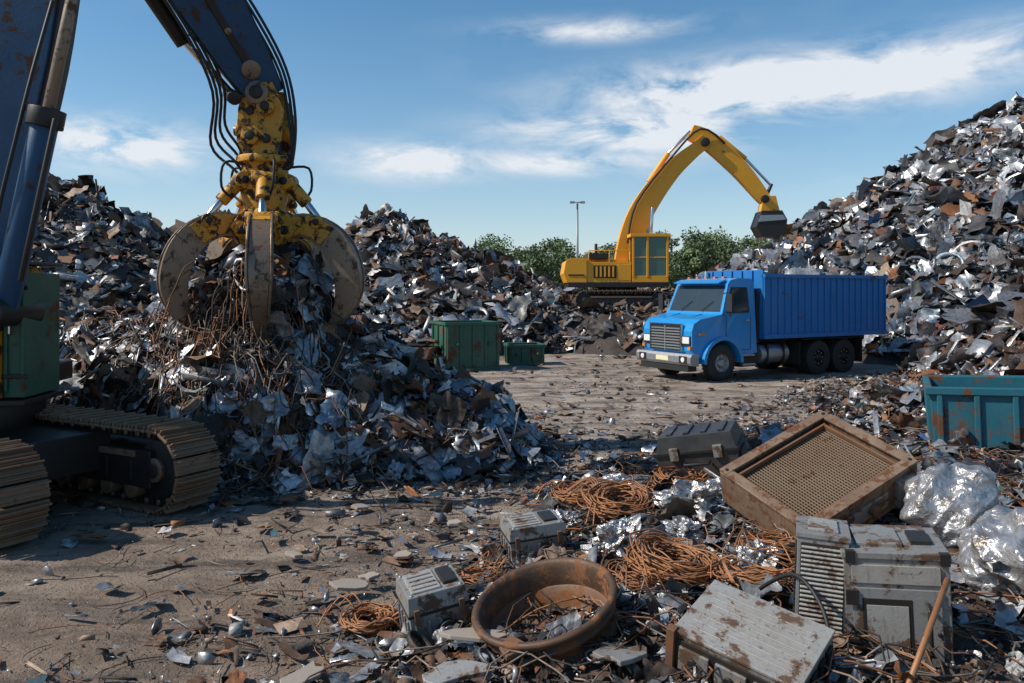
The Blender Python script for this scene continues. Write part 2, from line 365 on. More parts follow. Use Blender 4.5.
def strands(acc,h,N,xr,yr,L0,L1,r,cols,thr=.1,droop=.3):
    for _ in range(N):
        x=random.uniform(*xr); y=random.uniform(*yr)
        if float(h(np.array([x]),np.array([y]))[0])<thr: continue
        a=random.uniform(0,6.28); Ln=random.uniform(L0,L1); k=9; xs=[];ys=[]; ca=random.uniform(-.9,.9)
        for i in range(k):
            xs.append(x);ys.append(y); a+=ca*.5+random.uniform(-.4,.4); x+=math.cos(a)*Ln/k; y+=math.sin(a)*Ln/k
        xs=np.array(xs);ys=np.array(ys); zs=np.maximum(h(xs,ys),0)+np.array([random.uniform(.01,droop*.35) for _ in range(k)])+np.sin(np.linspace(0,3.14,k))*random.uniform(0,droop)*.5
        pts=np.stack([xs,ys,zs],1); t=np.gradient(pts,axis=0); t/=np.linalg.norm(t,axis=1)[:,None]
        u=np.cross(t,(0.1,.2,1)); u/=np.linalg.norm(u,axis=1)[:,None]; v=np.cross(t,u)
        V=[];q=4
        for b in range(q): an=2*math.pi*b/q; V.append(pts+(u*math.cos(an)+v*math.sin(an))*r)
        V=np.stack(V,1).reshape(-1,3); F=[]
        for i in range(k-1):
            for b in range(q): F+= [i*q+b,i*q+(b+1)%q,(i+1)*q+(b+1)%q,(i+1)*q+b]
        c=random.choice(cols); acc.add(V,np.array(F),np.full(len(F)//4,4),np.tile(np.array(c),(len(V),1)))
WC=[(.2,.08,.035,.2),(.1,.05,.03,.1),(.3,.13,.05,.3),(.04,.03,.025,.1),(.2,.16,.13,.1),(.02,.02,.02,0),(.26,.2,.15,.1)]
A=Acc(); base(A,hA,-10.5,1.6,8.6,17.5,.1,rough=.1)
fr=lambda x,y:(y<14.3+.2*np.abs(x+4))
scatter(A,hA,-10.5,1.6,9,17,26000,.07,.42,'near',.03,.25,fr,1.1,1.5)
scatter(A,hA,-8,1.4,9,16,4200,.22,.58,'near',.2,0,fr,1.0,1.8,.2,BIG)
scatter(A,hA,-9,2.4,8.6,15,10000,.03,.16,'mixed',-.05,.35,fr)
strands(A,hA,1000,(-7.5,.2),(9.8,14),.5,1.7,.008,WC,.15,.3)
strands(A,hA,260,(-5.2,-2.5),(10.4,12.6),.5,1.5,.009,WC,.6,.8)
q=rng.normal(0,1,(1500,3)); q/=np.linalg.norm(q,axis=1)[:,None]
cp=np.array((-3.7,11.85,2.42))+q*np.array((.85,.8,.75))*(.6+.4*rng.random((1500,1)))
pieces(A,cp,q,.09*(.48/.09)**(rng.random(1500)**1.3),'near',.8,PW,.1)
for _ in range(120):
    a=random.uniform(0,6.28); r0=random.uniform(.3,.85); z=random.uniform(2.1,2.9); x=-3.7+math.cos(a)*r0; y=11.85+math.sin(a)*r0; k=9; pts=[]
    L_=random.uniform(.5,1.4); sw=random.uniform(.2,.7)
    for i in range(k):
        s_=i/(k-1); pts.append((x+math.cos(a)*sw*s_+random.uniform(-.03,.03),y+math.sin(a)*sw*s_+random.uniform(-.03,.03),z+.35*math.sin(s_*2.2)*sw-L_*s_*s_))
    pts=np.array(pts); t=np.gradient(pts,axis=0); t/=np.linalg.norm(t,axis=1)[:,None]+1e-9
    u=np.cross(t,(.6,.2,.3)); u/=np.linalg.norm(u,axis=1)[:,None]; v=np.cross(t,u); V=[]
    for b in range(4): an=math.pi/2*b; V.append(pts+(u*math.cos(an)+v*math.sin(an))*.009)
    V=np.stack(V,1).reshape(-1,3); F=[]
    for i in range(k-1):
        for b in range(4): F+=[i*4+b,i*4+(b+1)%4,(i+1)*4+(b+1)%4,(i+1)*4+b]
    A.add(V,np.array(F),np.full(len(F)//4,4),np.tile(np.array(random.choice(WC)),(len(V),1)))
A.finish('scrap_metal_heap')
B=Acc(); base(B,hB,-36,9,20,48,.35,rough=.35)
vis=lambda x,y:(x>-.70*y-3)
scatter(B,hB,-36,9,20,42,32000,.16,.85,'brown',.05,.08,vis,1.1)
scatter(B,hB,-34,9,24,41,5000,.5,1.15,'brown',1.,0,vis,1.,1.8,.16,BIG)
B.finish('scrap_metal_heap')
C=Acc(); base(C,hM,-4,30,29,56,.35,rough=.2)
scatter(C,hM,-4,30,29,50,9000,.2,.8,'brown',.05,.1,None,1.)
C.finish('rubble_mound')
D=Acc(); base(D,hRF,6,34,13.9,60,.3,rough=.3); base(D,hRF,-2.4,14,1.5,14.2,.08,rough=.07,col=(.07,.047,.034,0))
visr=lambda x,y:(x<.72*y+3)
scatter(D,hRF,6,33,14,46,42000,.2,.95,'grey',.3,0.,visr,1.1)
scatter(D,hR,10,33,18,46,5500,.6,1.4,'grey',1.2,0.,visr,1.,2.,.16,BIG)
scatter(D,hRF,6,16,13,24,14000,.07,.4,'mixed',.02,.3,visr,1.)
scatter(D,hF,-2,10,3.2,14.5,27000,.03,.22,'mixed',.03,.2,lambda x,y:(x<.68*y+1.2),1.2,1.7)
scatter(D,hF,.6,11,5.2,15,2600,.16,.45,'grey',.22,0,lambda x,y:(x<.68*y+1.2),1.3,2.,.12,BIG)
scatter(D,hF,-2,7,3.2,12,24000,.012,.06,'mixed',.0,.3,lambda x,y:(x<.68*y+1.2),1.,1.2)
strands(D,hF,1100,(-.6,8),(4,13),.5,1.6,.006,WC,.1,.2)
D.finish('scrap_metal_heap')
E=Acc()
x0=rng.uniform(-10,10,80000); y0=3.6+rng.random(80000)**1.5*26
dn=.06+1.8*np.maximum(0,1-np.abs(np.minimum(-sdist(x0,y0),9))/1.8)+.9*np.clip(1+hA(x0,y0)*.6,0,1)+.8*np.clip(1+hB(x0,y0)*.8,0,1)+.25*(fbm(x0*.5,y0*.5)>.08)+.12*(x0<-1)*(y0<7)
k=rng.random(80000)<np.clip(dn,0,1); x0,y0=x0[k],y0[k]
flatw=PW.copy(); flatw[[3,6,12,13,2]]*=.2; flatw[11]*=2.5; flatw/=flatw.sum()
nn=np.tile(np.array([(0,0,2.2)]),(len(x0),1)); sz=(.01*(.19/.01)**(rng.random(len(x0))**2.6))*(1+y0*.03)
pieces(E,np.stack([x0,y0,np.full(len(x0),.01)],1),nn,sz,'mixed',1.6,flatw,.04)
strands(E,lambda x,y:np.zeros_like(x)+.005,130,(-5,1),(4.2,11),.2,.9,.004,WC,-1,.03)
E.finish('loose_scrap_litter')
# ------------------------------------------------------------------ ground
def axis(n,L): 
    t=np.linspace(-1,1,n); return np.sinh(t*7.2)/np.sinh(7.2)*L
xs=axis(361,1800); ys=axis(361,1800)+9
X,Y=np.meshgrid(xs,ys,indexing='ij'); fade=np.clip(1-np.hypot(X,Y-9)/45,0,1)
Z=(fbm(X*.7,Y*.7)*.06+fbm(X*3.5,Y*3.5)*.045)*fade
for (ax,ay,bx,by) in ((-3,4,1.5,30),(-1.6,4,3.2,30),(-6,6.2,6,11),(-6,5,7,9.6)):
    L=math.hypot(bx-ax,by-ay); dd=np.abs((X-ax)*(by-ay)-(Y-ay)*(bx-ax))/L+.25*fbm(X*.3,Y*.3); Z-=.035*np.exp(-(dd/.22)**2)*fade
V=np.stack([X.ravel(),Y.ravel(),Z.ravel()],1); nx,ny=X.shape
i,j=np.meshgrid(np.arange(nx-1),np.arange(ny-1),indexing='ij'); a=(i*ny+j).ravel(); F=np.stack([a,a+ny,a+ny+1,a+1],1)
m,nt,b=newmat('compacted_dirt'); tc=nd(nt,'ShaderNodeTexCoord').outputs['Object']
mp=nd(nt,'ShaderNodeMapping'); nt.links.new(tc,mp.inputs[0]); mp.inputs['Rotation'].default_value=(0,0,R(-20)); mp.inputs['Scale'].default_value=(.35,2.2,1)
big=noise(nt,tc,.16,5,.6,.4); med=noise(nt,tc,1.1,8,.7,.3); fin=noise(nt,tc,16,6,.75); trk=noise(nt,mp.outputs[0],1.2,6,.65)
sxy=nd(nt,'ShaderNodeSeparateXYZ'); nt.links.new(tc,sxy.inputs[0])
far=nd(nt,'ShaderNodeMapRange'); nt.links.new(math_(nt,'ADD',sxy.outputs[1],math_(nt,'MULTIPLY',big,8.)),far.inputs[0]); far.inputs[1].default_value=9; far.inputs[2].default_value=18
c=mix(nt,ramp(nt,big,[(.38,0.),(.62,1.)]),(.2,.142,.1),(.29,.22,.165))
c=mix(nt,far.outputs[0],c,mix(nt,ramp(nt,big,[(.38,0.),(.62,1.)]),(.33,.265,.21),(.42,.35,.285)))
c=mix(nt,ramp(nt,med,[(.44,.0),(.6,.8)]),c,(.13,.088,.062))
c=mix(nt,ramp(nt,trk,[(.5,.0),(.62,.7)]),c,(.062,.045,.034))
c=mix(nt,ramp(nt,fin,[(.56,.0),(.72,.6)]),c,(.42,.34,.26))
vo=nd(nt,'ShaderNodeTexVoronoi'); vo.inputs['Scale'].default_value=22; nt.links.new(tc,vo.inputs['Vector'])
peb=ramp(nt,vo.outputs['Distance'],[(.12,1.),(.25,0.)])
c=mix(nt,math_(nt,'MULTIPLY',peb,math_(nt,'MULTIPLY',ramp(nt,med,[(.45,0.),(.55,1.)]),.55)),c,(.33,.28,.23))
nt.links.new(c,b.inputs['Base Color'])
nt.links.new(ramp(nt,trk,[(.5,.85),(.68,.4)]),b.inputs['Roughness'])
hh=math_(nt,'ADD',math_(nt,'MULTIPLY',fin,.5),math_(nt,'ADD',med,math_(nt,'MULTIPLY',peb,.35)))
bump(nt,b,hh,1.,.07)
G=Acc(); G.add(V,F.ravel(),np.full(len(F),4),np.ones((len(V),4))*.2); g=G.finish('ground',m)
g.data.polygons.foreach_set('use_smooth',np.ones(len(F),bool))
# ------------------------------------------------------------------ tracks helper
def track(mb,L,H,W,T,mat='track'):
    r=H/2; hl=L/2-r; n=int((2*(L-H)+math.pi*H)/.2); per=2*2*hl+2*math.pi*r
    def at(s):
        s%=per
        if s<2*hl: return (-hl+s,H,0)
        s-=2*hl
        if s<math.pi*r: a=s/r; return (hl+math.sin(a)*r,r+math.cos(a)*r,a)
        s-=math.pi*r
        if s<2*hl: return (hl-s,0,math.pi)
        s-=2*hl; a=s/r; return (-hl-math.sin(a)*r,r-math.cos(a)*r,math.pi+a)
    for i in range(n):
        x,z,a=at(i*per/n)
        L4=Matrix.Translation((x,0,z))@Matrix.Rotation(a+random.uniform(-.02,.02),4,'Y')
        mb.box((0,0,-.02),(.175,W,.035),mat,T=T@L4); 
        mb.box((-.06,0,.024),(.022,W*.98,.06),mat,T=T@L4); mb.box((.01,0,.012),(.018,W*.98,.035),mat,T=T@L4); mb.box((.065,0,.012),(.018,W*.98,.035),mat,T=T@L4)
        mb.box((0,0,-.09),(.17,W*.5,.1),'dark',T=T@L4)
        for sy in (-1,1): mb.cyl((0,sy*W*.27,-.09),(0,sy*W*.3,-.09),.035,'steel_brown',8,T=T@L4)
    for sx in (-hl,hl):
        mb.cyl((sx,-W*.3,r),(sx,W*.3,r),r*.72,'dark',24,T=T)
        for sy in (-1,1): mb.cyl((sx,sy*W*.3,r),(sx,sy*W*.4,r),r*.3,'steel_brown',16,T=T); mb.cyl((sx,sy*W*.4,r),(sx,sy*W*.44,r),r*.18,'dark',12,T=T)
        for k in range(12):
            an=k*math.pi/6; mb.box((sx+math.cos(an)*r*.75,0,r+math.sin(an)*r*.75),(.09,W*.2,.07),'dark',rot=(0,-an,0),T=T)
    mb.box((0,0,r),(2*hl*.98,W*.84,H*.46),'dark',T=T)
    mb.box((0,0,r*1.35),(2*hl*.85,W*.9,H*.08),'track',T=T)
    k=8
    for i in range(k):
        x=-hl*.8+i*(1.6*hl)/(k-1); mb.cyl((x,-W*.42,.17*H+.06),(x,W*.42,.17*H+.06),.12*H,'track',12,T=T)
        mb.bx(x-.03,x+.03,-W*.44,W*.44,r*.7,r*1.2,'dark',T=T)
    for x in (-hl*.4,hl*.4): mb.cyl((x,-W*.36,H*.85),(x,W*.36,H*.85),.06*H,'rust',10,T=T)
# ------------------------------------------------------------------ near excavator with grapple
e=MB()
th=math.atan2(-.475,.88); UT=Matrix.Translation((-6.08,9.3,0))@Matrix.Rotation(th,4,'Z')
for sy in (-1,1):
    track(e,4.7,.92,.6,UT@Matrix.Translation((-.08+.2*sy,.87*sy,0.02)))
e.box((0,0,.62),(2.2,1.5,.45),'dark',T=UT); e.cyl((-.8,.2,.8),(-.8,.2,1.2),.8,'dark',28,T=UT)
BT=Matrix.Translation((-7.22,9.95,0))@Matrix.Rotation(R(6),4,'Z')
e.bx(-1.9,1.1,-1.2,1.3,1.25,1.5,'dark',T=BT); e.bx(-2.1,.9,-1.15,1.25,1.5,2.55,'yellow_worn',T=BT)
e.bx(-2.6,-2.11,-1.2,1.3,1.3,2.6,'yellow_worn',T=BT)
e.bx(.92,1.36,-1.22,-.2,1.28,2.78,'yellow_worn',T=BT); e.bx(1.365,1.6,-1.1,-.25,1.28,2.7,'green',T=BT)
for zz in (1.5,2.5): e.bx(1.34,1.64,-1.14,-1.11,zz,zz+.05,'dark',T=BT)
for xx in (1.4,1.58): e.bx(xx-.02,xx+.02,-1.135,-1.105,1.35,2.65,'green',T=BT)
e.bx(1.43,1.46,-1.15,-1.101,2.0,2.12,'chrome',T=BT)
for k in range(9): e.bx(1.0,1.24,-1.24,-1.22,1.5+k*.06,1.53+k*.06,'dark',T=BT)
e.bx(.98,1.26,-1.25,-1.221,2.15,2.6,'dark',T=BT); e.bx(.9,1.62,-1.24,-.2,2.79,2.83,'dark',T=BT); e.bx(.9,1.64,-1.2,-.2,1.2,1.26,'dark',T=BT)
e.bx(-1.2,.6,-2.0,-1.22,1.5,2.0,'yellow_worn',T=BT); e.bx(-1.15,.55,-1.96,-1.26,2.0,3.1,'glass',T=BT); e.bx(-1.25,.65,-2.02,-1.2,3.1,3.2,'yellow_worn',T=BT)
for xx in (-1.2,.58):
    for yy in (-2.0,-1.26): e.bx(xx-.04,xx+.04,yy-.02,yy+.06,2.0,3.1,'yellow_worn',T=BT)
side=Vector((-.1,1,0))
bp=catmull([(-6.6,9.7,2.1),(-6.15,9.6,4.0),(-5.8,9.55,5.6),(-5.6,9.6,7.2),(-5.5,9.65,8.9)],5)
e.sweep(bp,[.4-.12*abs(i/len(bp)-.45) for i in range(len(bp))],.28,side,'blue_dark')
e.sweep([p+Vector((0,0,0)) for p in bp],[.43-.12*abs(i/len(bp)-.45) for i in range(len(bp))],.24,side,'dark')
tip=Vector((-3.72,12.0,5.42)); top=Vector((-5.5,9.75,9.0)); dv=(top-tip)
sp=[tip+dv*t for t in (0,.12,.35,.6,.85,1.)]
ss=Vector((.25,-.95,.0)); ss=(ss-dv.normalized()*ss.dot(dv.normalized())).normalized()
e.sweep(sp,[.25,.34,.44,.5,.48,.4],.24,ss,'blue_dark')
e.sweep(sp,[.28,.37,.47,.53,.51,.43],.2,ss,'dark')
e.sweep([p+ss*.245 for p in sp[1:5]],[.05]*4,.02,ss,'dark')
for k in range(5):
    p=tip+dv*(.1+k*.13); e.cyl(p+ss*.22,p+ss*.275,.05 if k else .14,'steel_brown',12)
N2=dv.normalized().cross(ss).normalized()
if N2.x<0: N2=-N2
e.cyl(tip+dv*.25+N2*-.6,tip+dv*.8+N2*-.7,.11,'dark',16); e.cyl(tip+dv*.05+N2*-.4,tip+dv*.3+N2*-.61,.055,'chrome',12)
e.cyl(tip+dv*.05+N2*-.42-ss*.3,tip+dv*.05+N2*-.42+ss*.3,.1,'dark',12)
for k in range(4):
    o=N2*(-.34-.05*k)+ss*(.1+.06*k)
    e.tube(catmull([tip+dv*.9+o,tip+dv*.6+o*1.15,tip+dv*.3+o*1.05,tip+dv*.1+o*1.3,Vector((-4.25-.07*k,11.8,4.95-.1*k)),Vector((-4.05-.03*k,11.85,4.6-.1*k)),Vector((-3.95,11.85,4.25-.05*k))],5),.024,'black',6)
for k in range(3):
    o=N2*(.32+.05*k)+ss*.15
    e.tube(catmull([tip+dv*.5+o,tip+dv*.25+o*1.2,tip+dv*.05+o*1.1,Vector((-3.28+.05*k,11.7,5.0)),Vector((-3.25,11.75,4.55-.1*k)),Vector((-3.4,11.8,4.3))],5),.024,'black',6)
for t_ in (.25,.5,.75): 
    p=tip+dv*t_; e.box(p+N2*-.42+ss*.15,(.1,.35,.06),'dark',rot=(0,.5,0))
e.cyl((-5.66,8.85,2.2),(-5.16,8.8,4.35),.14,'blue_dark',20); e.cyl((-5.17,8.8,4.3),(-5.13,8.8,4.5),.19,'dark',20)
e.cyl((-5.13,8.8,4.45),(-4.72,8.78,6.3),.065,'steel_brown',16); e.cyl((-4.72,8.6,6.3),(-4.75,9.4,6.3),.13,'dark',16)
e.cyl((-5.32,8.62,2.6),(-4.93,8.6,4.35),.03,'dark',8)
e.tube(catmull([(-5.75,8.8,2.6),(-5.62,8.7,3.3),(-5.42,8.68,4.1),(-5.3,8.8,4.9),(-5.25,9.1,5.8)],5),.025,'black',6)
e.cyl((-5.66,8.6,2.25),(-5.66,9.4,2.25),.16,'dark',16)
gx,gy=-3.72,12.0
GT=Matrix.Translation((gx,gy,0))
e.cyl((0,-.42,5.38),(0,.42,5.38),.17,'steel_brown',18,T=GT); e.cyl((0,-.46,5.38),(0,-.42,5.38),.1,'dark',12,T=GT)
for sy in (-1,1):
    e.prism([(-.2,5.55),(.2,5.55),(.36,5.15),(.32,4.7),(.2,4.45),(-.2,4.45),(-.32,4.7),(-.3,5.15)],sy*.25,sy*.33,'yellow_worn',T=GT)
    e.cyl((.12,sy*.33,5.18),(.12,sy*.41,5.18),.13,'yellow_worn',16,T=GT); e.cyl((-.1,sy*.33,4.75),(-.1,sy*.42,4.75),.13,'yellow_worn',16,T=GT); e.cyl((-.1,sy*.42,4.75),(-.1,sy*.45,4.75),.07,'dark',12,T=GT); e.cyl((.12,sy*.41,5.18),(.12,sy*.44,5.18),.07,'dark',12,T=GT)
    e.cyl((.12,sy*.33,4.72),(.12,sy*.38,4.72),.07,'dark',12,T=GT); e.cyl((-.12,sy*.33,5.12),(-.12,sy*.38,5.12),.06,'dark',12,T=GT)
e.bx(-.2,.2,-.25,.25,4.5,5.2,'dark',T=GT)
e.cyl((-.4,0,4.9),(.4,0,4.9),.15,'yellow_worn',18,T=GT); e.cyl((-.46,0,4.9),(.46,0,4.9),.08,'steel_brown',14,T=GT)
e.lathe([(0,0),(0,.3),(.1,.42),(.4,.42),(.5,.34),(1,.34),(1,0)],(gx,gy,4.52),(gx,gy,4.2),'yellow_worn',24)
for k in range(10):
    a=k*.628; e.cyl((math.cos(a)*.36,math.sin(a)*.36,4.5),(math.cos(a)*.36,math.sin(a)*.36,4.55),.03,'dark',8,T=GT)
e.lathe([(0,0),(0,.32),(.25,.36),(.5,.3),(.65,.44),(.85,.48),(1,.4),(1,0)],(gx,gy,4.25),(gx,gy,3.15),'yellow_worn',20)
e.bx(-.2,.2,-.2,.2,2.75,3.2,'yellow_worn',T=GT)
for k in range(5):
    a=R(-76+72*k); RT=GT@Matrix.Rotation(a,4,'Z')
    path=catmull([(.34,0,3.38),(.62,0,3.46),(.95,0,3.33),(1.2,0,3.02),(1.3,0,2.6),(1.2,0,2.2),(.95,0,1.86)],5); n=len(path)
    q=int(n*.34)
    w=[.13+.05*math.sin(math.pi*min(1,i/n*1.15)) if i<n*.7 else .155*(1-(i/n-.7)/.3*.8) for i in range(n)]
    t=[.12+.04*i/n if i<n*.6 else .145*(1-(i/n-.6)/.4*.6) for i in range(n)]
    e.sweep(path[:q+1],w[:q+1],t[:q+1],(0,1,0),'yellow_worn',T=RT); e.sweep(path[q:],w[q:],t[q:],(0,1,0),'steel_brown',T=RT)
    for sy in (-1,1):
        e.sweep([p+Vector((0,sy*(t[i+2]+.018),0)) for i,p in enumerate(path[2:-4])],[x*1.14 for x in w[2:-4]],.016,(0,1,0),'steel_brown',T=RT)
        e.sweep([p+Vector((0,sy*(t[i+1]+.04),0)) for i,p in enumerate(path[1:q+2])],[x*.9 for x in w[1:q+2]],.012,(0,1,0),'yellow_worn',T=RT)
    e.cyl((.38,-.24,3.38),(.38,.24,3.38),.13,'yellow_worn',16,T=RT); e.cyl((.38,-.28,3.38),(.38,.28,3.38),.07,'dark',12,T=RT)
    for sy in (-.19,.19): e.prism([(.2,3.75),(.42,3.62),(.56,3.42),(.42,3.24),(.2,3.2)],sy-.03,sy+.03,'yellow_worn',T=RT)
    e.cyl((.85,-.22,3.5),(.85,.22,3.5),.1,'yellow_worn',14,T=RT); e.cyl((.85,-.25,3.5),(.85,.25,3.5),.05,'dark',10,T=RT)
    e.cyl((.36,0,4.12),(.64,0,3.8),.1,'yellow_worn',14,T=RT); e.cyl((.64,0,3.8),(.85,0,3.52),.055,'chrome',12,T=RT)
    e.cyl((.34,-.17,4.12),(.34,.17,4.12),.13,'yellow_worn',14,T=RT); e.cyl((.34,-.2,4.12),(.34,.2,4.12),.06,'dark',10,T=RT)
    e.tube(catmull([(.3,.1,4.35),(.62,.16,4.35),(.66,.14,4.0),(.5,.08,3.85)],4),.022,'black',6,T=RT)
e.finish('grapple_excavator',bev=.014)
# ------------------------------------------------------------------ far excavator
f=MB(); FT=Matrix.Translation((4.75,36,1.62))
def W2(x,z): return (x-4.75,z-1.62)
for sy in (-1.1,1.1): track(f,4.0,.85,.6,Matrix.Translation((0,sy,0)))
f.bx(-1.2,1.2,-.9,.9,.4,.9,'dark'); f.cyl((0,0,.8),(0,0,1.05),.9,'dark',24)
f.bx(-2.3,1.9,-1.35,1.35,1.0,1.22,'dark')
f.prism([(-2.35,1.2),(-2.5,1.6),(-2.4,2.15),(-2.2,2.27),(-1.5,2.27),(-1.5,1.2)],-1.35,1.35,'yellow')
f.bx(-1.49,.45,-1.3,-.46,1.2,2.1,'yellow'); f.bx(-1.49,.45,-.45,1.3,1.2,2.25,'yellow'); f.bx(-1.2,-.2,-1.32,-1.29,1.4,1.95,'dark')
f.bx(-.15,.42,-1.31,-1.28,1.3,2.0,'yellow'); f.bx(-2.3,-1.6,-1.37,-1.34,1.5,1.56,'dark')
f.bx(.46,1.9,-.35,.35,1.2,1.7,'yellow'); f.bx(-1.35,-.5,-.9,.9,2.26,2.5,'dark'); f.cyl((-.9,.5,2.4),(-.9,.5,3.0),.07,'dark',10)
for i in range(5): f.bx(-1.1+i*.18,-1.02+i*.18,-1.34,-1.32,1.45,1.9,'yellow')
for x in (-1.4,-.5,.4): f.cyl((x,-1.25,2.1),(x,-1.25,2.6),.025,'yellow',6)
f.cyl((-1.4,-1.25,2.6),(.4,-1.25,2.6),.025,'yellow',6)
f.bx(.5,2.05,-1.35,-.37,1.22,1.5,'yellow'); f.bx(.4,2.15,-1.4,-.33,3.2,3.34,'yellow')
f.bx(.58,1.98,-1.315,-1.3,1.5,3.2,'glass_green'); f.bx(2.0,2.015,-1.3,-.45,1.5,3.2,'glass_green'); f.bx(.54,.56,-1.3,-.45,1.5,3.2,'dark')
f.bx(.58,1.98,-.42,-.4,1.5,3.2,'dark'); f.bx(.8,1.2,-1.1,-.6,1.5,2.1,'dark'); f.bx(.72,.84,-1.1,-.6,2.0,2.7,'dark')
for x in (.53,1.15,2.02):
    for y in (-1.34,-.4): f.bx(x-.045,x+.045,y-.03,y+.03,1.45,3.25,'yellow')
f.bx(.58,1.98,-1.335,-1.318,2.28,2.33,'yellow'); f.box((2.2,-1.35,2.7),(.04,.2,.4),'dark')
def V2(x,z,y=.15): a,b=W2(x,z); return (a,y,b)
bp=catmull([V2(4.9,2.9),V2(5.3,4.6),V2(5.95,6.2),V2(7.2,7.9),V2(8.8,9.25)],5); n=len(bp)
f.sweep(bp,[.3+.24*math.sin(math.pi*min(1,i/n*1.1+.05)) for i in range(n)],.27,(0,1,0),'yellow')
st=catmull([V2(8.1,9.65,.15),V2(9.0,9.2,.15),V2(10.3,8.0,.15),V2(11.45,6.6,.15)],5); n=len(st)
f.sweep(st,[.2+.22*math.sin(math.pi*(i/n*.75+.2)) for i in range(n)],.2,(0,1,0),'yellow')
f.cyl(V2(8.7,9.15,-.25),V2(8.7,9.15,.55),.2,'dark'); f.cyl(V2(11.4,6.6,-.2),V2(11.4,6.6,.5),.18,'dark')
for y in (-.3,.6):
    f.cyl(V2(6.0,3.1,y),V2(6.2,4.9,y),.13,'yellow'); f.cyl(V2(6.2,4.9,y),V2(6.3,6.2,y),.08,'chrome')
f.cyl(V2(6.2,7.4),V2(7.1,8.7),.12,'yellow'); f.cyl(V2(7.1,8.7),V2(8.1,9.7),.07,'chrome')
f.cyl(V2(9.4,9.45),V2(10.6,8.45),.11,'yellow'); f.cyl(V2(10.6,8.45),V2(11.7,7.3),.06,'chrome'); f.cyl(V2(11.75,7.3,.05),V2(11.45,6.6,.05),.08,'dark')
f.tube(catmull([V2(5.2,4.6,-.18),V2(5.6,6.4,-.18),V2(7.2,8.5,-.18),V2(8.5,9.75,-.18),V2(9.6,9.1,-.12)],4),.05,'black',6)
bt=Matrix.Translation(V2(11.65,5.45))
f.prism([(-.3,1.3),(.25,1.3),(.45,.5),(-.45,.5)],-.25,.25,'yellow',T=bt)
f.prism([(-.45,.6),(.45,.62),(.68,.2),(.62,-.3),(.3,-.6),(-.45,-.55),(-.7,-.1)],-.5,.5,'dark',T=bt)
f.prism([(-.5,.4),(.5,.42),(.62,.2),(-.62,.1)],-.53,.53,'alu',T=bt)
for k in range(5):
    y=-.44+k*.22; f.box((.42,y,-.62),(.14,.08,.3),'steel_brown',T=bt); f.box((-.35,y,-.6),(.14,.08,.25),'steel_brown',T=bt)
f.finish('crawler_excavator',mat=FT,bev=.03)
# ------------------------------------------------------------------ truck
t=MB()
def wheel(mb,x,y,sgn,r=.5,w=.28,T=None,dual=False):
    o=Vector((x,y,r)); a=o; b_=o+Vector((0,-sgn*w,0))
    mb.lathe([(0,.5*r),(0,.62*r),(-.03,.66*r),(0.02,.93*r),(.12,r),(.88,r),(.98,.93*r),(1,.6*r),(1,.3*r)],a,b_,'tyre',32)
    mb.lathe([(.02,.6*r),(.0,.57*r),(.1,.52*r),(.3,.48*r),(.3,.28*r),(.1,.22*r),(-.02,.18*r),(-.05,.0)],a,b_,'dark' if dual else 'alu',24)
    for k in range(8):
        an=k*math.pi/4; mb.cyl(o+Vector((math.cos(an)*.36*r,-sgn*.08,math.sin(an)*.36*r)),o+Vector((math.cos(an)*.36*r,-sgn*.03,math.sin(an)*.36*r)),.022,'chrome',6)
    for k in range(30):
        an=k*2*math.pi/30
        L4=Matrix.Translation(o+Vector((0,-sgn*w/2,0)))@Matrix.Rotation(an,4,'Y')@Matrix.Translation((0,0,r))
        mb.box((0,0,0),(.05,w*.85,.02),'tyre',T=L4)
for sy in (-1,1):
    wheel(t,-1.0,1.13*sy,sy); wheel(t,-4.85,1.17*sy,sy,dual=True); wheel(t,-5.98,1.17*sy,sy,dual=True)
    wheel(t,-4.85,.85*sy,sy,dual=True); wheel(t,-5.98,.85*sy,sy,dual=True)
for x in (-1.0,-4.85,-5.98): t.cyl((x,-1,.5),(x,1,.5),.09,'dark',10)
for y in (-.42,.42): t.bx(-7.5,-.3,y-.05,y+.05,.68,.92,'dark')
for x in (-2.3,-3.2,-4.2,-5.4,-6.6): t.bx(x-.05,x+.05,-.4,.4,.7,.9,'dark')
arch=[( -1.0+.64*math.cos(R(a)),.5+.64*math.sin(R(a))) for a in range(10,171,16)]
prof=[(-.12,.72),(-.03,.85),(-.02,1.38),(-.08,1.58),(-.28,1.7),(-.96,1.83),(-1.0,1.87),(-1.3,2.66),(-1.42,2.78),(-1.7,2.83),(-2.2,2.82),(-2.3,2.72),(-2.3,.75),(-1.66,.62)]+arch[::-1]+[(-.36,.62)]
yf=lambda x,z: (1-.11*max(0,(z-1.8))) *(1 if x<-.9 else 1-.12*(x+.9)/.9)
t.prism(prof,-1.15,1.15,'truck_blue',yf=yf)
for sy in (-1,1):
    fl=[Vector((-1.0+.68*math.cos(R(a)),1.1*sy,.5+.68*math.sin(R(a)))) for a in range(0,181,12)]
    t.sweep(fl,[.05]*len(fl),.12,(0,1,0),'truck_blue')
    t.bx(-2.2,-1.72,sy*1.0,sy*1.2,.4,.46,'alu'); t.bx(-2.2,-1.72,sy*.95,sy*1.17,.66,.71,'alu'); t.bx(-2.24,-1.68,sy*.6,sy*1.12,.36,.62,'dark')
def quad(mb,pts,mat,off=.0):
    a,b_,c_,d=[Vector(p) for p in pts]; n=(b_-a).cross(d-a).normalized()
    vs=[p for p in (a,b_,c_,d)]+[p+n*off for p in (a,b_,c_,d)]
    mb.add(vs,[(0,1,2,3),(4,5,6,7),(0,1,5,4),(1,2,6,5),(2,3,7,6),(3,0,4,7)],mat)
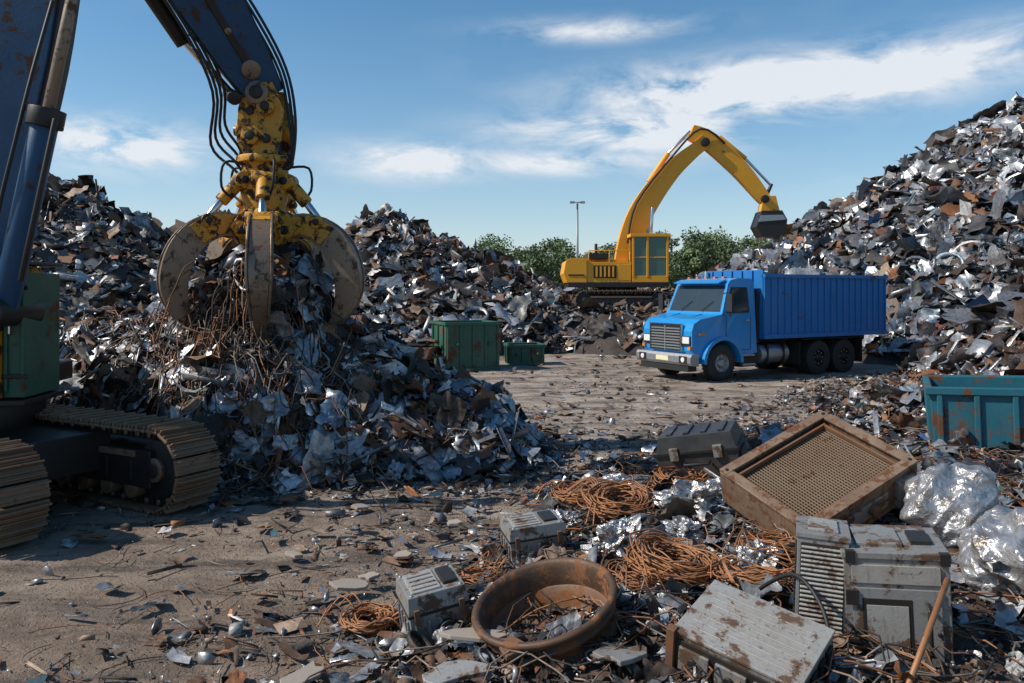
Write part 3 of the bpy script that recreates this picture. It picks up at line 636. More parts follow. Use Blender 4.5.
quad(t,[(-1.0,1.04,1.9),(-1.0,-1.04,1.9),(-1.285,-.96,2.63),(-1.285,.96,2.63)],'black',.015)
quad(t,[(-1.005,1.0,1.93),(-1.005,.02,1.93),(-1.27,.02,2.6),(-1.27,.92,2.6)],'glass',.028)
quad(t,[(-1.005,-.02,1.93),(-1.005,-1.0,1.93),(-1.27,-.92,2.6),(-1.27,-.02,2.6)],'glass',.028)
for y in (-.5,.35): t.cyl((-.96,y,1.92),(-1.08,y+.35,2.2),.012,'black',6)
t.box((-1.22,0,2.74),(.3,1.85,.035),'truck_blue',rot=(0,R(18),0))
for y in (-.7,-.35,0,.35,.7): t.box((-1.5,y,2.85),(.12,.09,.05),'orange')
for y in (-.45,.45): t.tube(catmull([(-.35,y,1.7),(-.6,y,1.765),(-.9,y,1.83)],3),.012,'truck_blue',6)
for sy in (-1,1):
    yb=lambda z:sy*(1.15*(1-.11*max(0,z-1.8))+.004)
    quad(t,[(-1.16,yb(1.87),1.87),(-2.02,yb(1.87),1.87),(-2.02,yb(2.58),2.58),(-1.4,yb(2.58),2.58)],'black',.006*-sy)
    quad(t,[(-1.23,yb(1.9)+sy*.006,1.9),(-1.98,yb(1.9)+sy*.006,1.9),(-1.98,yb(2.55)+sy*.006,2.55),(-1.44,yb(2.55)+sy*.006,2.55)],'glass',.006*-sy)
    t.bx(-2.06,-2.048,sy*1.146,sy*1.154,.85,1.82,'black'); t.bx(-1.14,-1.128,sy*1.146,sy*1.154,1.2,1.82,'black'); t.bx(-2.05,-1.68,sy*1.146,sy*1.154,.84,.852,'black')
    t.bx(-2.0,-1.85,sy*1.15,sy*1.185,1.64,1.68,'chrome')
    t.tube([(-1.1,sy*1.1,2.4),(-1.02,sy*1.38,2.45),(-1.02,sy*1.4,1.8),(-1.1,sy*1.12,1.83)],.018,'black',6)
    t.box((-1.02,sy*1.42,2.15),(.08,.2,.48),'black'); t.box((-1.065,sy*1.42,2.15),(.01,.17,.42),'chrome')
    t.box((-.04,sy*.82,1.12),(.1,.3,.26),'dark'); t.box((.01,sy*.82,1.14),(.04,.26,.18),'lamp'); t.box((.0,sy*.96,.93),(.08,.1,.08),'orange')
    t.box((-.32,sy*1.08,1.3),(.2,.03,.05),'orange')
t.bx(-.03,.02,-.62,.62,.84,1.52,'black')
for k in range(8): t.bx(.02,.045,-.6,.6,.88+k*.078,.915+k*.078,'alu')
for y in (-.64,.64): t.bx(-.03,.05,y-.025,y+.025,.83,1.54,'chrome')
t.bx(-.03,.05,-.67,.67,1.54,1.58,'chrome'); t.bx(.045,.055,-.02,.02,.84,1.52,'alu')
t.prism([(-.15,.45),(.1,.47),(.15,.54),(.15,.7),(.1,.77),(-.15,.77)],-1.15,1.15,'alu')
t.bx(.15,.16,-.26,.26,.56,.69,'plate'); 
for y in (-.85,.85): t.cyl((.13,y,.62),(.17,y,.62),.07,'lamp',14); t.bx(.145,.155,y-.16,y+.16,.52,.72,'dark')
t.bx(-.2,.1,-1.0,1.0,.3,.45,'black')
for sy in (-1,1): t.cyl((-2.5,sy*.88,.68),(-3.6,sy*.88,.68),.27,'alu',20); t.bx(-2.75,-2.7,sy*.6,sy*1.17,.4,.97,'dark'); t.bx(-3.4,-3.35,sy*.6,sy*1.17,.4,.97,'dark')
t.cyl((-2.38,-.95,.9),(-2.38,-.95,3.05),.07,'chrome',12)
t.bx(-2.42,-2.34,-.9,1.1,1.0,2.5,'dark')
x0,x1,z0,z1=-7.85,-2.48,1.12,2.95
t.bx(x0,x1,-1.2,1.2,z0,z0+.08,'box_blue')
for sy in (-1,1):
    t.bx(x0,x1,sy*1.17,sy*1.22,z0+.08,z1-.08,'box_blue'); t.bx(x0,x1,sy*1.15,sy*1.29,z1-.1,z1,'box_blue'); t.bx(x0,x1,sy*1.16,sy*1.28,z0,z0+.12,'box_blue')
    n=19
    for k in range(n+1): x=x0+.05+k*(x1-x0-.1)/n; t.bx(x-.03,x+.03,sy*1.2,sy*1.25,z0+.12,z1-.1,'box_blue')
t.bx(x1-.06,x1,-1.2,1.2,z0+.08,z1+.12,'box_blue'); t.bx(x0,x0+.06,-1.2,1.2,z0+.08,z1-.05,'box_blue')
for y in (-.8,-.4,0,.4,.8): t.bx(x1,x1+.05,y-.04,y+.04,z0+.1,z1+.1,'box_blue'); t.bx(x0-.05,x0,y-.04,y+.04,z0+.1,z1-.05,'box_blue')
for y in (-.45,.45): t.bx(x0+.1,x1-.1,y-.07,y+.07,.92,1.12,'dark')
for sy in (-1,1):
    t.bx(-4.0,-3.97,sy*.7,sy*1.2,.35,1.0,'black'); t.bx(-6.75,-6.72,sy*.7,sy*1.2,.3,1.05,'black'); t.bx(-7.6,-7.55,sy*.7,sy*1.15,.62,.8,'alu')
    t.bx(-6.7,-4.1,sy*.75,sy*1.2,1.05,1.08,'black')
    t.box((-7.58,sy*.95,.72),(.1,.3,.1),'orange')
ha=math.atan2(-.49,-.87)
t.finish('tipper_truck',loc=(4.31,22.24,0),rot=(0,0,ha),bev=.018)
# ------------------------------------------------------------------ skips
def skip(name,w,d,h,mat,loc,rot,ribs=4,taper=.0):
    s=MB(); th_=.04
    for sy in (-1,1):
        s.prism([(-w/2+taper,0),(w/2-taper,0),(w/2,h),(-w/2,h)],sy*(d/2-th_),sy*d/2,mat)
        s.bx(-w/2-.05,w/2+.05,sy*(d/2-.03),sy*(d/2+.06),h-.09,h+.01,mat); s.bx(-w/2+taper,w/2-taper,sy*(d/2-.02),sy*(d/2+.05),0,.1,mat)
        for k in range(ribs+1):
            x=-w/2+taper+.06+k*(w-2*taper-.12)/ribs; s.bx(x-.035,x+.035,sy*d/2,sy*(d/2+.05),.1,h-.09,mat)
    for sx in (-1,1):
        s.prism([(sx*(w/2-taper),0),(sx*(w/2),h),(sx*(w/2-th_),h),(sx*(w/2-taper-th_),0)],-d/2+th_,d/2-th_,mat)
        s.bx(sx*(w/2-.03),sx*(w/2+.05),-d/2+.03,d/2-.03,h-.085,h+.006,mat)
        for k in range(3):
            y=-d/2+.25+k*(d-.5)/2; s.box((sx*(w/2-taper/2+.02),y,h/2),(.06,.07,h*.85),mat,rot=(0,sx*math.atan2(taper,h),0))
    s.bx(-w/2+taper,w/2-taper,-d/2+.02,d/2-.02,.02,.08,mat); s.bx(-w/2+.1,w/2-.1,-d/2+.05,d/2-.05,h*.3,h*.36,'rust')
    for k in range(8): s.box((random.uniform(-w*.35,w*.35),random.uniform(-d*.35,d*.35),h*random.uniform(.45,.75)),(random.uniform(.1,.3)*w,.15*d,.06),random.choice(['rust','grey','dark']),rot=(random.uniform(-.6,.6),random.uniform(-.6,.6),random.uniform(0,3)))
    for sx in (-1,1): s.cyl((sx*w*.3,-d/2-.02,h*.55),(sx*w*.3,-d/2-.14,h*.55),.05,mat,10)
    return s.finish(name,loc=loc,rot=rot,bev=.012)
skip('green_skip',1.75,1.6,1.5,'green',(-1.5,25.4,0),(0,0,R(22)))
skip('small_green_skip',1.15,1.1,.68,'green',(.42,27.0,0),(0,0,R(10)),3)
skip('teal_waste_skip',1.95,1.4,1.25,'teal',(6.78,10.8,0),(R(1),R(-2),R(-26)),4,.06)
tr=MB()
tr.prism([(-.95,.35),(.8,.35),(.95,.75),(-.95,.8)],-.6,.6,'rust'); tr.bx(-.9,.75,-.5,.5,.8,.86,'dark')
for x in (-.5,.45): 
    for sy in (-1,1): wheel(tr,x,.74*sy,sy,r=.28,w=.16,dual=True)
tr.bx(.8,1.5,-.05,.05,.4,.48,'rust'); 
for k in range(7): tr.box((-.7+k*.25,random.uniform(-.3,.3),.92),(.4,.3,.08),random.choice(['rust','tan','grey']),rot=(random.uniform(-.4,.4),random.uniform(-.5,.5),k))
tr.finish('rusty_scrap_trailer',loc=(-3.3,24.6,0),rot=(0,0,R(-8)))
# ------------------------------------------------------------------ foreground objects
def fz(x,y): return float(max(0,hF(np.array([x]),np.array([y]))[0]))
a=Vector((.41,-.7,-.25)).normalized(); b_=Vector((.94,.6,.48)); b_=(b_-a*b_.dot(a)).normalized(); n_=a.cross(b_)
RM=Matrix(((b_.x,-a.x,n_.x,2.75),(b_.y,-a.y,n_.y,7.2),(b_.z,-a.z,n_.z,.9),(0,0,0,1)))
r=MB(); w,d,h=1.34,1.04,.34
for sy in (-1,1): r.bx(-w/2,w/2,sy*(d/2-.06),sy*d/2,-h,.0,'tan'); r.bx(-w/2+.005,w/2-.005,sy*(d/2-.085),sy*(d/2+.012),0,.025,'tan')
for sx in (-1,1): r.bx(sx*(w/2-.06),sx*w/2,-d/2+.06,d/2-.06,-h,-.002,'tan'); r.bx(sx*(w/2-.085),sx*(w/2+.012),-d/2+.085,d/2-.085,-.001,.023,'tan')
r.bx(-w/2+.06,w/2-.06,-d/2+.06,d/2-.06,-h+.02,-.13,'dark')
for k in range(38):
    x=-w/2+.1+k*(w-.2)/37; r.bx(x-.004,x+.004,-d/2+.08,d/2-.08,-.128,-.07,'mesh')
for k in range(28):
    y=-d/2+.1+k*(d-.2)/27; r.bx(-w/2+.08,w/2-.08,y-.004,y+.004,-.124,-.076,'mesh')
for sy in (-1,1): r.bx(-w/2+.1,w/2-.1,sy*(d/2-.13),sy*(d/2-.105),-.065,-.02,'rust')
for sx in (-1,1):
    r.bx(sx*(w/2-.13),sx*(w/2-.105),-d/2+.13,d/2-.13,-.065,-.022,'rust')
    for sy in (-1,1): r.cyl((sx*(w/2-.045),sy*(d/2-.045),.02),(sx*(w/2-.045),sy*(d/2-.045),.035),.018,'dark',8)
r.bx(-w*.3,w*.2,-d/2-.02,-d/2,-h*.75,-h*.3,'grey'); r.bx(-w*.42,-w*.34,-d/2-.03,-d/2,-h*.9,-h*.1,'rust')
r.bx(w*.28,w*.45,-d/2-.05,-d/2,-h*.95,-h*.15,'grey'); r.bx(-w/2-.01,w/2+.01,-d/2-.012,-d/2-.002,-h*1.0,-h*.9,'tan')
r.bx(w/2,w/2+.03,-.2,.25,-h*.8,-h*.2,'grey'); r.bx(w/2,w/2+.04,-.45,-.3,-h*.9,-h*.1,'dark')
r.cyl((w*.05,-d/2-.08,-h*.5),(w*.05,-d/2,-h*.5),.05,'rust',12)
r.finish('radiator_unit',mat=RM,bev=.006)
g=MB(); w,d,h=.58,.5,.78
g.bx(-w/2,w/2,-d/2,d/2,.04,h,'grey'); g.bx(-w/2-.012,w/2+.012,-d/2-.012,d/2+.012,h,h+.035,'grey'); g.bx(-w/2-.01,w/2+.01,-d/2-.01,d/2+.01,.0,.05,'dark')
g.bx(-w/2+.04,w/2-.05,-d/2-.018,-d/2,.1,h-.18,'grey'); g.bx(-w/2+.04,w/2-.05,-d/2-.014,-d/2,h-.15,h-.04,'grey_lt')
g.tube([(w*.28,-d/2-.01,.22),(w*.28,-d/2-.07,.24),(w*.28,-d/2-.07,.5),(w*.28,-d/2-.01,.52)],.014,'dark',6)
for x in (-w*.4,w*.38):
    for z in (.14,.34,.54): g.cyl((x,-d/2-.02,z),(x,-d/2-.03,z),.014,'dark',8)
for z in (.2,.5): g.bx(-w/2+.0,-w/2+.07,-d/2-.035,-d/2-.018,z,z+.09,'dark')
g.bx(-w*.3,w*.1,-d/2-.024,-d/2-.018,.18,.5,'grey_lt'); g.bx(w/2,w/2+.015,-d/2+.05,d/2-.05,.1,h-.1,'grey'); 
g.bx(-w*.34,w*.14,-d/2-.02,-d/2-.017,.14,.54,'dark')
for k in range(9): g.bx(w/2+.015,w/2+.025,-d/2+.08,d/2-.08,.15+k*.045,.17+k*.045,'dark')
g.bx(-w*.35,w*.1,-d*.3,d*.3,h+.035,h+.055,'grey'); g.bx(w*.2,w*.4,-d*.2,d*.2,h+.035,h+.06,'dark')
for sx in (-1,1):
    for sy in (-1,1): g.bx(sx*(w/2-.03)-.02,sx*(w/2-.03)+.035,sy*(d/2)-.02,sy*(d/2)+.02,h-.03,h+.045,'dark')
g.finish('generator_cabinet',loc=(2.42,5.05,.12),rot=(R(3),R(-3),R(-16)),bev=.01)
v=MB(); w,d,h=.3,.45,.74
v.bx(-w/2,w/2,-d/2,d/2,0,h,'grey'); v.bx(-w/2+.02,w/2-.02,-d/2-.006,-d/2,.03,h-.03,'dark')
for k in range(24): v.box((0,-d/2-.008,.05+k*.0275),(w-.05,.016,.012),'grey_lt',rot=(R(35),0,0))
for k in range(14): v.bx(-w/2-.012,-w/2,-d/2+.06,d/2-.06,.08+k*.04,.1+k*.04,'dark')
v.bx(-w/2-.01,w/2+.01,-d/2-.01,d/2+.01,h,h+.03,'grey'); v.bx(-w*.3,w*.3,-d*.35,d*.35,h+.03,h+.045,'grey_lt')
v.finish('ventilation_unit',loc=(1.98,5.15,.2),rot=(R(-2),R(2),R(-20)),bev=.008)
q=MB(); w,d,h=.72,.54,.26
q.bx(-w/2,w/2,-d/2,d/2,0,h,'grey'); q.bx(-w/2-.008,w/2+.008,-d/2-.008,d/2+.008,h,h+.02,'grey_lt')
for k in range(7): q.bx(-w/2+.06,w/2-.06,-d/2+.07+k*.06,-d/2+.082+k*.06,h+.02,h+.027,'grey_lt')
q.bx(-w/2+.02,w/2-.02,-d/2-.012,-d/2,.03,h-.03,'dark')
for k in range(3): q.bx(-w/2+.05+k*.22,-w/2+.23+k*.22,-d/2-.03,-d/2-.012,.05,h-.06,'grey'); q.cyl((-w/2+.14+k*.22,-d/2-.03,.13),(-w/2+.14+k*.22,-d/2-.045,.13),.03,'dark',12)
for k in range(4): q.bx(w/2,w/2+.02,-d/2+.06+k*.12,-d/2+.14+k*.12,.04,h-.05,'dark')
for sx in (-1,1): q.bx(sx*(w/2-.02),sx*(w/2+.03),-d/2-.035,-d/2+.02,-.01,h+.03,'rust')
q.finish('electronics_chassis',loc=(1.38,4.62,.3),rot=(R(14),R(10),R(-38)),bev=.007)
def casing(name,loc,rot,w,d,h,mat='grey'):
    c=MB(); c.bx(-w/2,w/2,-d/2,d/2,.0,h*.6,mat); c.box((0,0,h*.75),(w*1.04,d*1.04,h*.26),mat,top=(.93,.9)); c.bx(-w*.53,w*.53,-d*.53,d*.53,h*.58,h*.63,'dark')
    c.bx(-w*.4,w*.1,-d*.38,d*.38,h*.87,h*.91,'grey_lt'); c.bx(w*.16,w*.4,-d*.3,d*.3,h*.87,h*.93,'dark')
    for k in range(4): c.bx(-w*.36,w*.06,-d*.3+k*d*.16,-d*.27+k*d*.16,h*.91,h*.93,'grey')
    for k in range(5): x=-w*.4+k*w*.2; c.bx(x-.012,x+.012,-d/2-.02,-d/2,.02,h*.5,mat)
    for k in range(4): y=-d*.36+k*d*.24; c.bx(-w/2-.015,-w/2,y-.012,y+.012,.02,h*.5,mat); c.bx(w/2,w/2+.015,y-.012,y+.012,.02,h*.5,mat)
    c.cyl((w*.1,-d/2-.05,h*.28),(w*.1,-d/2,h*.28),h*.17,'dark',16); c.cyl((w*.1,-d/2-.06,h*.28),(w*.1,-d/2-.05,h*.28),h*.1,'alu',14)
    for sx in (-1,1):
        c.bx(sx*w*.38-.02,sx*w*.38+.02,-d*.56,-d*.5,h*.45,h*.7,'rust')
        for sy in (-1,1): c.cyl((sx*w*.42,sy*d*.42,h*.8),(sx*w*.42,sy*d*.42,h*.9),.014,'alu',8)
    return c.finish(name,loc=loc,rot=rot,bev=.008)
casing('engine_housing',(-.54,5.7,.04),(R(4),R(-8),R(20)),.42,.4,.46)
casing('motor_housing',(.2,7.1,fz(.2,7.1)-.02),(R(3),R(-5),R(14)),.5,.38,.38)
bc=MB(); bc.box((0,0,.18),(.9,.56,.36),'case_black',top=(1.03,1.03)); bc.box((0,0,.46),(.93,.58,.2),'case_black',top=(.9,.86)); bc.bx(-.48,.48,-.31,.31,.35,.385,'dark')
for x in (-.25,.25): bc.box((x,-.3,.36),(.1,.05,.14),'grey')
for x in (-.3,-.1,.1,.3): bc.bx(x-.03,x+.03,-.2,.2,.56,.58,'case_black')
bc.tube([(-.14,-.3,.25),(-.14,-.38,.25),(.14,-.38,.25),(.14,-.3,.25)],.018,'dark',6)
for sx in (-1,1): bc.bx(sx*.46,sx*.49,-.2,.2,.05,.3,'dark')
bc.finish('black_equipment_case',loc=(2.28,9.35,fz(2.28,9.35)+.02),rot=(R(6),R(-10),R(-24)),bev=.035)
w=MB()
w.lathe([(0,.445),(0,.475),(.03,.495),(.07,.492),(.09,.455),(.18,.435),(.2,.46),(.26,.46),(.28,.435),(.5,.43),(.52,.455),(.58,.455),(.6,.43),(.74,.43),(.76,.46),(.82,.46),(.84,.435),(.9,.45),(.92,.488),(.97,.495),(1,.478),(1,.455),(.96,.44),(.9,.425),(.6,.415),(.1,.43),(0,.445)],(0,0,0),(0,0,.52),'rim',64)
w.lathe([(.86,.422),(.84,.4),(.5,.385),(.4,.35),(.38,.3)],(0,0,0),(0,0,.4),'rust',48)
w.lathe([(0,0),(.1,.15),(.0,.3),(.2,.42)],(0,0,.14),(0,0,.22),'soil',32,jit=.01)
w.lathe([(0,.07),(1,.07),(1,.12),(.6,.125),(.55,.19),(0,.2)],(.03,.02,.12),(.03,.02,.28),'rim',24)
for k in range(50):
    an=random.uniform(0,6.28); rr_=random.uniform(.1,.36); s_=random.uniform(.03,.15); w.box((math.cos(an)*rr_,math.sin(an)*rr_,.17+random.uniform(-.02,.06)),(s_,s_*random.uniform(.4,.9),random.uniform(.01,.05)),random.choice(['tan','rust','grey','soil','rust','soil','brick','rim']),rot=(random.uniform(-.5,.5),random.uniform(-.5,.5),an))
w.finish('rusty_wheel_rim',loc=(.33,5.36,-.03),rot=(R(10),R(-14),0),bev=0)
def coil(name,loc,rad,n=26,thick=.006,tilt=(0,0),wild=.25):
    c=MB()
    for k in range(n):
        r0=rad*random.uniform(.5,1.05); e1=random.uniform(.7,1.15); ph=random.uniform(0,6.28); cx,cy=random.uniform(-1,1)*rad*wild*.6,random.uniform(-1,1)*rad*wild*.6; zz=random.uniform(.01,.14)*rad*2
        tl,tm=random.uniform(-.2,.2),random.uniform(-.2,.2); pts=[]; w1=random.uniform(0,.08); w2=random.randint(2,4)
        for i in range(33):
            a_=ph+i*2*math.pi/30; q_=r0*(1+w1*math.sin(a_*w2+k)); pts.append((cx+q_*math.cos(a_),cy+q_*e1*math.sin(a_),zz+tl*r0*math.cos(a_)+tm*r0*math.sin(a_)+.012*math.sin(a_*5+k)))
        c.tube(pts,thick,'copper',5)
    for k in range(8):
        a_=random.uniform(0,6.28); c.tube(catmull([(math.cos(a_)*rad*.8,math.sin(a_)*rad*.8,.08),(math.cos(a_)*rad*1.2,math.sin(a_+.2)*rad*1.2,.14),(math.cos(a_+.4)*rad*1.7,math.sin(a_+.4)*rad*1.6,.03)],5),thick,'copper',5)
    c.finish(name,loc=loc,rot=(tilt[0],tilt[1],random.uniform(0,3)),bev=0,fixn=False)
coil('wire_coil',(-1.06,5.9,.02),.23,34,.006)
for (x,y,rd,n,th_,tl) in ((1.1,8.1,.36,34,.008,(.14,-.14)),(1.25,6.15,.36,40,.007,(.2,-.07)),(.75,8.8,.3,22,.007,(0,0)),(2.2,6.5,.3,22,.006,(.1,.1)),(1.9,9.0,.3,20,.007,(.1,0)),(1.75,5.75,.26,22,.006,(.2,0)),(.95,5.9,.2,16,.005,(.1,0)),(3.3,8.7,.35,20,.008,(0,0)),(-.25,6.4,.18,14,.005,(0,0))):
    coil('wire_coil',(x,y,fz(x,y)+.06),rd,n,th_,tl)
def crumple(name,loc,scale,mat,seed,sub=5,amp=.35,fr_=2.2,rot=(0,0,0),smooth=False,folds=0):
    bpy.ops.mesh.primitive_ico_sphere_add(subdivisions=sub,radius=1); o=bpy.context.object; o.name=name; o.data.name=name
    s_=Vector((seed*3.1,seed*1.7,seed))
    for vv in o.data.vertices:
        p=vv.co.copy()
        if folds:
            wv=mn.noise(p*1.0+s_)*2.6; u1=p.dot(Vector((.9,.3,.25)))*3.6+wv*1.3; u2=p.dot(Vector((-.3,.8,.5)))*5+wv*1.6
            d=mn.noise(p*1.2+s_)*.4-abs(math.sin(u1))**.9*.13-abs(math.sin(u2))**.9*.08-abs(mn.noise(p*3.5+s_))*.12
        else: d=mn.noise(p*fr_+s_)*amp+abs(mn.noise(p*fr_*2.3+s_))*-amp*.8+abs(mn.noise(p*fr_*5+s_))*-amp*.35
        vv.co=p*(1+d)
    o.scale=scale; o.location=loc; o.rotation_euler=rot; o.data.materials.append(M[mat])
    for pl in o.data.polygons: pl.use_smooth=smooth
    return o
for i,(x,y,sx_,sy_,sz_,lf) in enumerate([(.9,6.75,.2,.17,.17,.12),(1.75,7.9,.34,.24,.2,.12),(2.0,6.35,.2,.15,.17,.08),(1.25,9.2,.28,.2,.1,.05),(1.5,7.0,.18,.2,.12,.08),(2.3,8.5,.28,.2,.14,.08),(3.7,8.3,.35,.25,.18,.1),(2.85,5.9,.18,.18,.18,.15),(.5,7.9,.2,.15,.1,.05),(1.05,7.3,.17,.13,.1,.07)]):
    crumple('crumpled_foil_bundle',(x,y,fz(x,y)+lf),(sx_,sy_,sz_),'foil',i+1,4,.5)
crumple('silver_plastic_sack',(3.68,6.6,.7),(.5,.42,.42),'silver',4,6,0,0,(0,R(10),R(20)),True,1)
crumple('silver_plastic_sack',(3.62,5.7,.56),(.5,.58,.42),'silver',5,6,0,0,(0,R(18),R(-20)),True,1)
p=MB(); p.cyl((1.98,4.1,.3),(2.56,4.68,.8),.017,'copper',12); p.finish('rusty_pipe',bev=0)
p=MB(); p.cyl((-.72,4.75,.03),(.02,5.62,.12),.02,'dark',12); p.cyl((-.01,5.58,.115),(.04,5.65,.125),.03,'rust',12); p.finish('steel_rod',bev=0)
p=MB(); p.tube(catmull([(1.75,4.2,.1),(1.82,4.5,.35),(1.84,4.7,.6),(1.78,4.95,.72),(1.7,5.2,.6),(1.6,5.5,.35)],6),.013,'black',8); p.finish('black_hose',bev=0)
def slab(name,loc,rot,s,mat,seed):
    rs=random.Random(seed); c=MB(); n=11; pts=[]
    for i in range(n): a_=2*math.pi*i/n; q_=rs.uniform(.6,1.15); pts.append((math.cos(a_)*s[0]*q_,math.sin(a_)*s[1]*q_))
    c.prism(pts,0,s[2],mat,T=Matrix.Rotation(R(90),4,'X')); return c.finish(name,loc=loc,rot=rot,bev=.006)
for i,(x,y,sx,sy,mt,rz) in enumerate([(-1.35,6.55,.16,.1,'brick',.3),(-1.32,5.0,.17,.09,'brick',1.),(-.35,4.75,.2,.12,'grey_lt',.4),(.0,4.9,.14,.1,'rust',2),(-.2,5.15,.26,.13,'brick',.2),(.65,4.75,.2,.15,'grey',1.2),(-2.0,7.3,.12,.07,'brick',2.5),(1.9,7.9,.22,.14,'copper',.8),(-1.9,10.2,.16,.1,'copper',.2),(-1.2,6.75,.1,.07,'brick',.2),(-2.6,9.3,.12,.1,'rust',.2),(-1.0,7.3,.1,.06,'brick',.2),(-1.7,8.9,.12,.09,'brick',1.2),(-.9,9.4,.12,.09,'brick',2.2),(-.6,8.3,.1,.07,'brick',2.9)]):
    slab('scrap_plate',(x,y,max(.05,fz(x,y)+.06)),(R(random.uniform(-8,12)),R(random.uniform(-8,8)),rz),(sx,sy,.03),mt,i)
# ------------------------------------------------------------------ lamp post
l=MB(); l.cyl((0,0,0),(0,0,10.2),.14,'galv',12,r2=.08)
l.cyl((-.5,0,10.2),(.5,0,10.2),.05,'galv',8)
for sx in (-1,1): l.box((sx*.45,0,10.22),(.45,.35,.16),'galv',top=(.8,.7)); l.box((sx*.45,0,10.12),(.35,.26,.03),'lamp')
l.bx(-.25,.25,-.25,.25,0,.3,'galv'); l.finish('yard_lamp_post',loc=(5.75,70,0),bev=0)
# ------------------------------------------------------------------ trees
m,nt,b=newmat('distant_foliage'); at=nd(nt,'ShaderNodeAttribute'); at.attribute_name='Col'; nt.links.new(at.outputs['Color'],b.inputs['Base Color']); b.inputs['Roughness'].default_value=.8
T_=Acc()
for k in range(40):
    x=-3+k*.96+random.uniform(-1.,1.); y=random.uniform(88,112); H=random.uniform(6.8,9.6)*y/100
    if 6.5<x<13: H*=.82
    if x>15: H*=1.12
    th_=np.linspace(0,2*np.pi,7)[:-1]; ring=np.stack([np.cos(th_),np.sin(th_),th_*0],1)
    Vt=np.concatenate([ring*.22+(x,y,0),ring*.08+(x,y,H*.7)]); Ft=np.array([[i,(i+1)%6,6+(i+1)%6,6+i] for i in range(6)])
    T_.add(Vt,Ft.ravel(),np.full(6,4),np.tile(np.array((.07,.055,.04,0)),(12,1)))
    for c_ in range(16):
        an=random.uniform(0,6.28); hh_=random.uniform(.28,.92); rr_=H*.3*math.sin(math.pi*min(1,hh_*.85+.1))*random.uniform(.3,1)
        cc=np.array((x+math.cos(an)*rr_,y+math.sin(an)*rr_,H*hh_)); n=170; sc=H*random.uniform(.08,.14)
        Vl=np.concatenate([ring*.05+(x,y,H*hh_*.6),ring*.02+cc]); T_.add(Vl,Ft.ravel(),np.full(6,4),np.tile(np.array((.07,.055,.04,0)),(12,1)))
        dd=rng.normal(0,1,(n,3)); dd/=np.linalg.norm(dd,axis=1)[:,None]; ctr=cc+dd*(rng.random((n,1))**.5)*sc*1.25*(1,1,.8); sh=random.uniform(.65,1.6)
        u=rng.normal(0,1,(n,3)); u/=np.linalg.norm(u,axis=1)[:,None]; v_=np.cross(u,rng.normal(0,1,(n,3))); v_/=np.linalg.norm(v_,axis=1)[:,None]
        s_=rng.uniform(.1,.24,(n,1)); q4=np.stack([ctr-u*s_,ctr-v_*s_*.6,ctr+u*s_,ctr+v_*s_*.6],1).reshape(-1,3)
        col=np.array((.1,.14,.06,0))*sh; T_.add(q4,np.arange(n*4),np.full(n,4),np.tile(col,(n*4,1)))
T_.finish('tree_line',m)
# ------------------------------------------------------------------ world, sun, camera
sd=Vector((-.78,-.12,.72)).normalized(); el=math.asin(sd.z); az=math.atan2(sd.x,sd.y)
wd=bpy.data.worlds.new('World'); scene.world=wd; wd.use_nodes=True; nt=wd.node_tree; bg=nt.nodes['Background']
sky=nd(nt,'ShaderNodeTexSky'); sky.sky_type='NISHITA'; sky.sun_disc=False; sky.sun_elevation=el; sky.sun_rotation=az; sky.air_density=1.0; sky.dust_density=.5; sky.ozone_density=3.5
hs=nd(nt,'ShaderNodeHueSaturation'); hs.inputs['Saturation'].default_value=1.25; hs.inputs['Hue'].default_value=.49; nt.links.new(sky.outputs[0],hs.inputs['Color'])
tc=nd(nt,'ShaderNodeTexCoord').outputs['Generated']; sx=nd(nt,'ShaderNodeSeparateXYZ'); nt.links.new(tc,sx.inputs[0])
AZ=math_(nt,'ARCTAN2',sx.outputs[0],sx.outputs[1]); EL=math_(nt,'ARCSINE',sx.outputs[2])
cb=nd(nt,'ShaderNodeCombineXYZ'); nt.links.new(math_(nt,'MULTIPLY',AZ,2.2),cb.inputs[0]); nt.links.new(math_(nt,'MULTIPLY',EL,6.),cb.inputs[1])
cn=noise(nt,cb.outputs[0],3.2,10,.62,.4); cn2=noise(nt,cb.outputs[0],1.1,3,.5)
tot=None
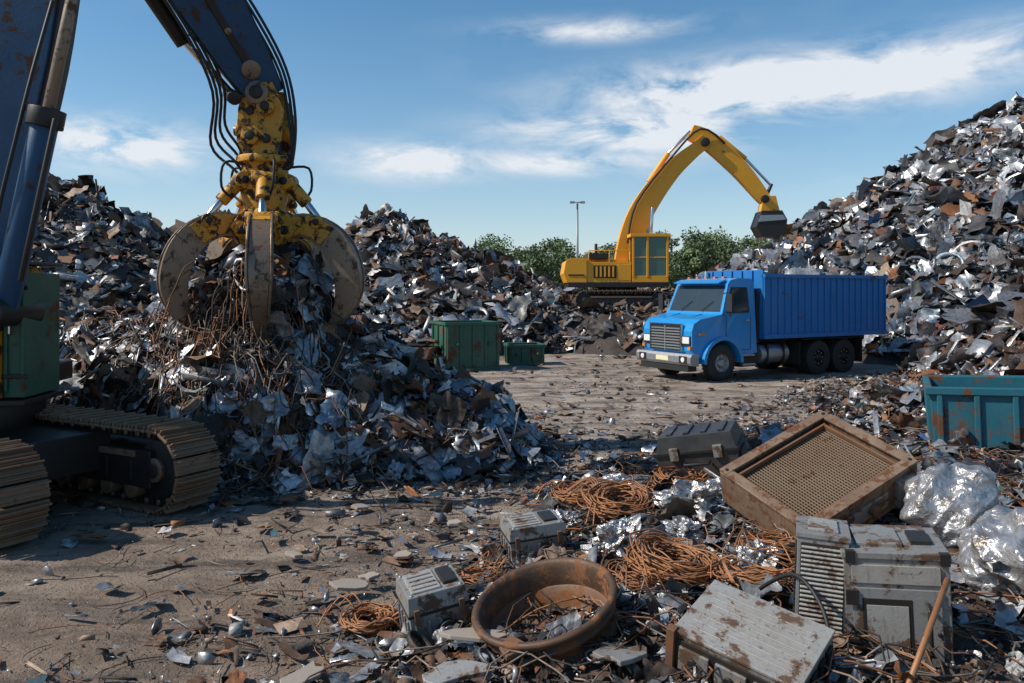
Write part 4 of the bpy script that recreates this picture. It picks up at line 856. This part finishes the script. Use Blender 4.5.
def ell(px,py,w,h,amp):
    a0=math.atan((px-512)/796); e0=math.atan((290-py)/796*math.cos(a0)); dx=math_(nt,'DIVIDE',math_(nt,'SUBTRACT',AZ,a0),w/796); dy=math_(nt,'DIVIDE',math_(nt,'SUBTRACT',EL,e0),h/796)
    r2=math_(nt,'ADD',math_(nt,'MULTIPLY',dx,dx),math_(nt,'MULTIPLY',dy,dy)); return math_(nt,'MULTIPLY',math_(nt,'EXPONENT',math_(nt,'MULTIPLY',r2,-1.)),amp)
for aa in ((770,88,140,24,2.8),(640,130,120,20,1.8),(420,162,70,16,1.8),(120,145,75,18,2.2),(600,30,90,10,1.),(930,62,110,22,1.5),(560,162,90,12,1.5)):
    e_=ell(*aa); tot=e_ if tot is None else math_(nt,'MAXIMUM',tot,e_)
msk=math_(nt,'MULTIPLY',tot,ramp(nt,cn,[(.38,0.),(.6,1.)]))
gen=math_(nt,'MULTIPLY',ramp(nt,cn2,[(.5,0.),(.75,.4)]),ramp(nt,cn,[(.4,0.),(.7,1.)]))
msk=math_(nt,'MINIMUM',math_(nt,'ADD',msk,math_(nt,'MULTIPLY',gen,.5)),.92)
hz=math_(nt,'MULTIPLY',math_(nt,'EXPONENT',math_(nt,'MULTIPLY',math_(nt,'ABSOLUTE',EL),-7.)),.6)
col=mix(nt,hz,hs.outputs[0],(5.6,6.4,7.2))
col=mix(nt,msk,col,(6.6,6.85,7.2))
nt.links.new(col,bg.inputs['Color']); bg.inputs['Strength'].default_value=.125
sl=bpy.data.lights.new('sun','SUN'); sl.energy=5.0; sl.angle=R(.5); sl.color=(1,.93,.83); so=bpy.data.objects.new('sun',sl); scene.collection.objects.link(so)
so.rotation_euler=sd.to_track_quat('Z','Y').to_euler()
cam=bpy.data.cameras.new('camera'); cam.lens=28; cam.sensor_width=36; cam.shift_y=-.0503; cam.clip_end=4000; cam.clip_start=.05
co=bpy.data.objects.new('camera',cam); scene.collection.objects.link(co); co.location=(0,0,2.5); co.rotation_euler=(R(90),0,0); scene.camera=co
scene.view_settings.view_transform='Standard'; scene.view_settings.look='None'; scene.view_settings.exposure=0
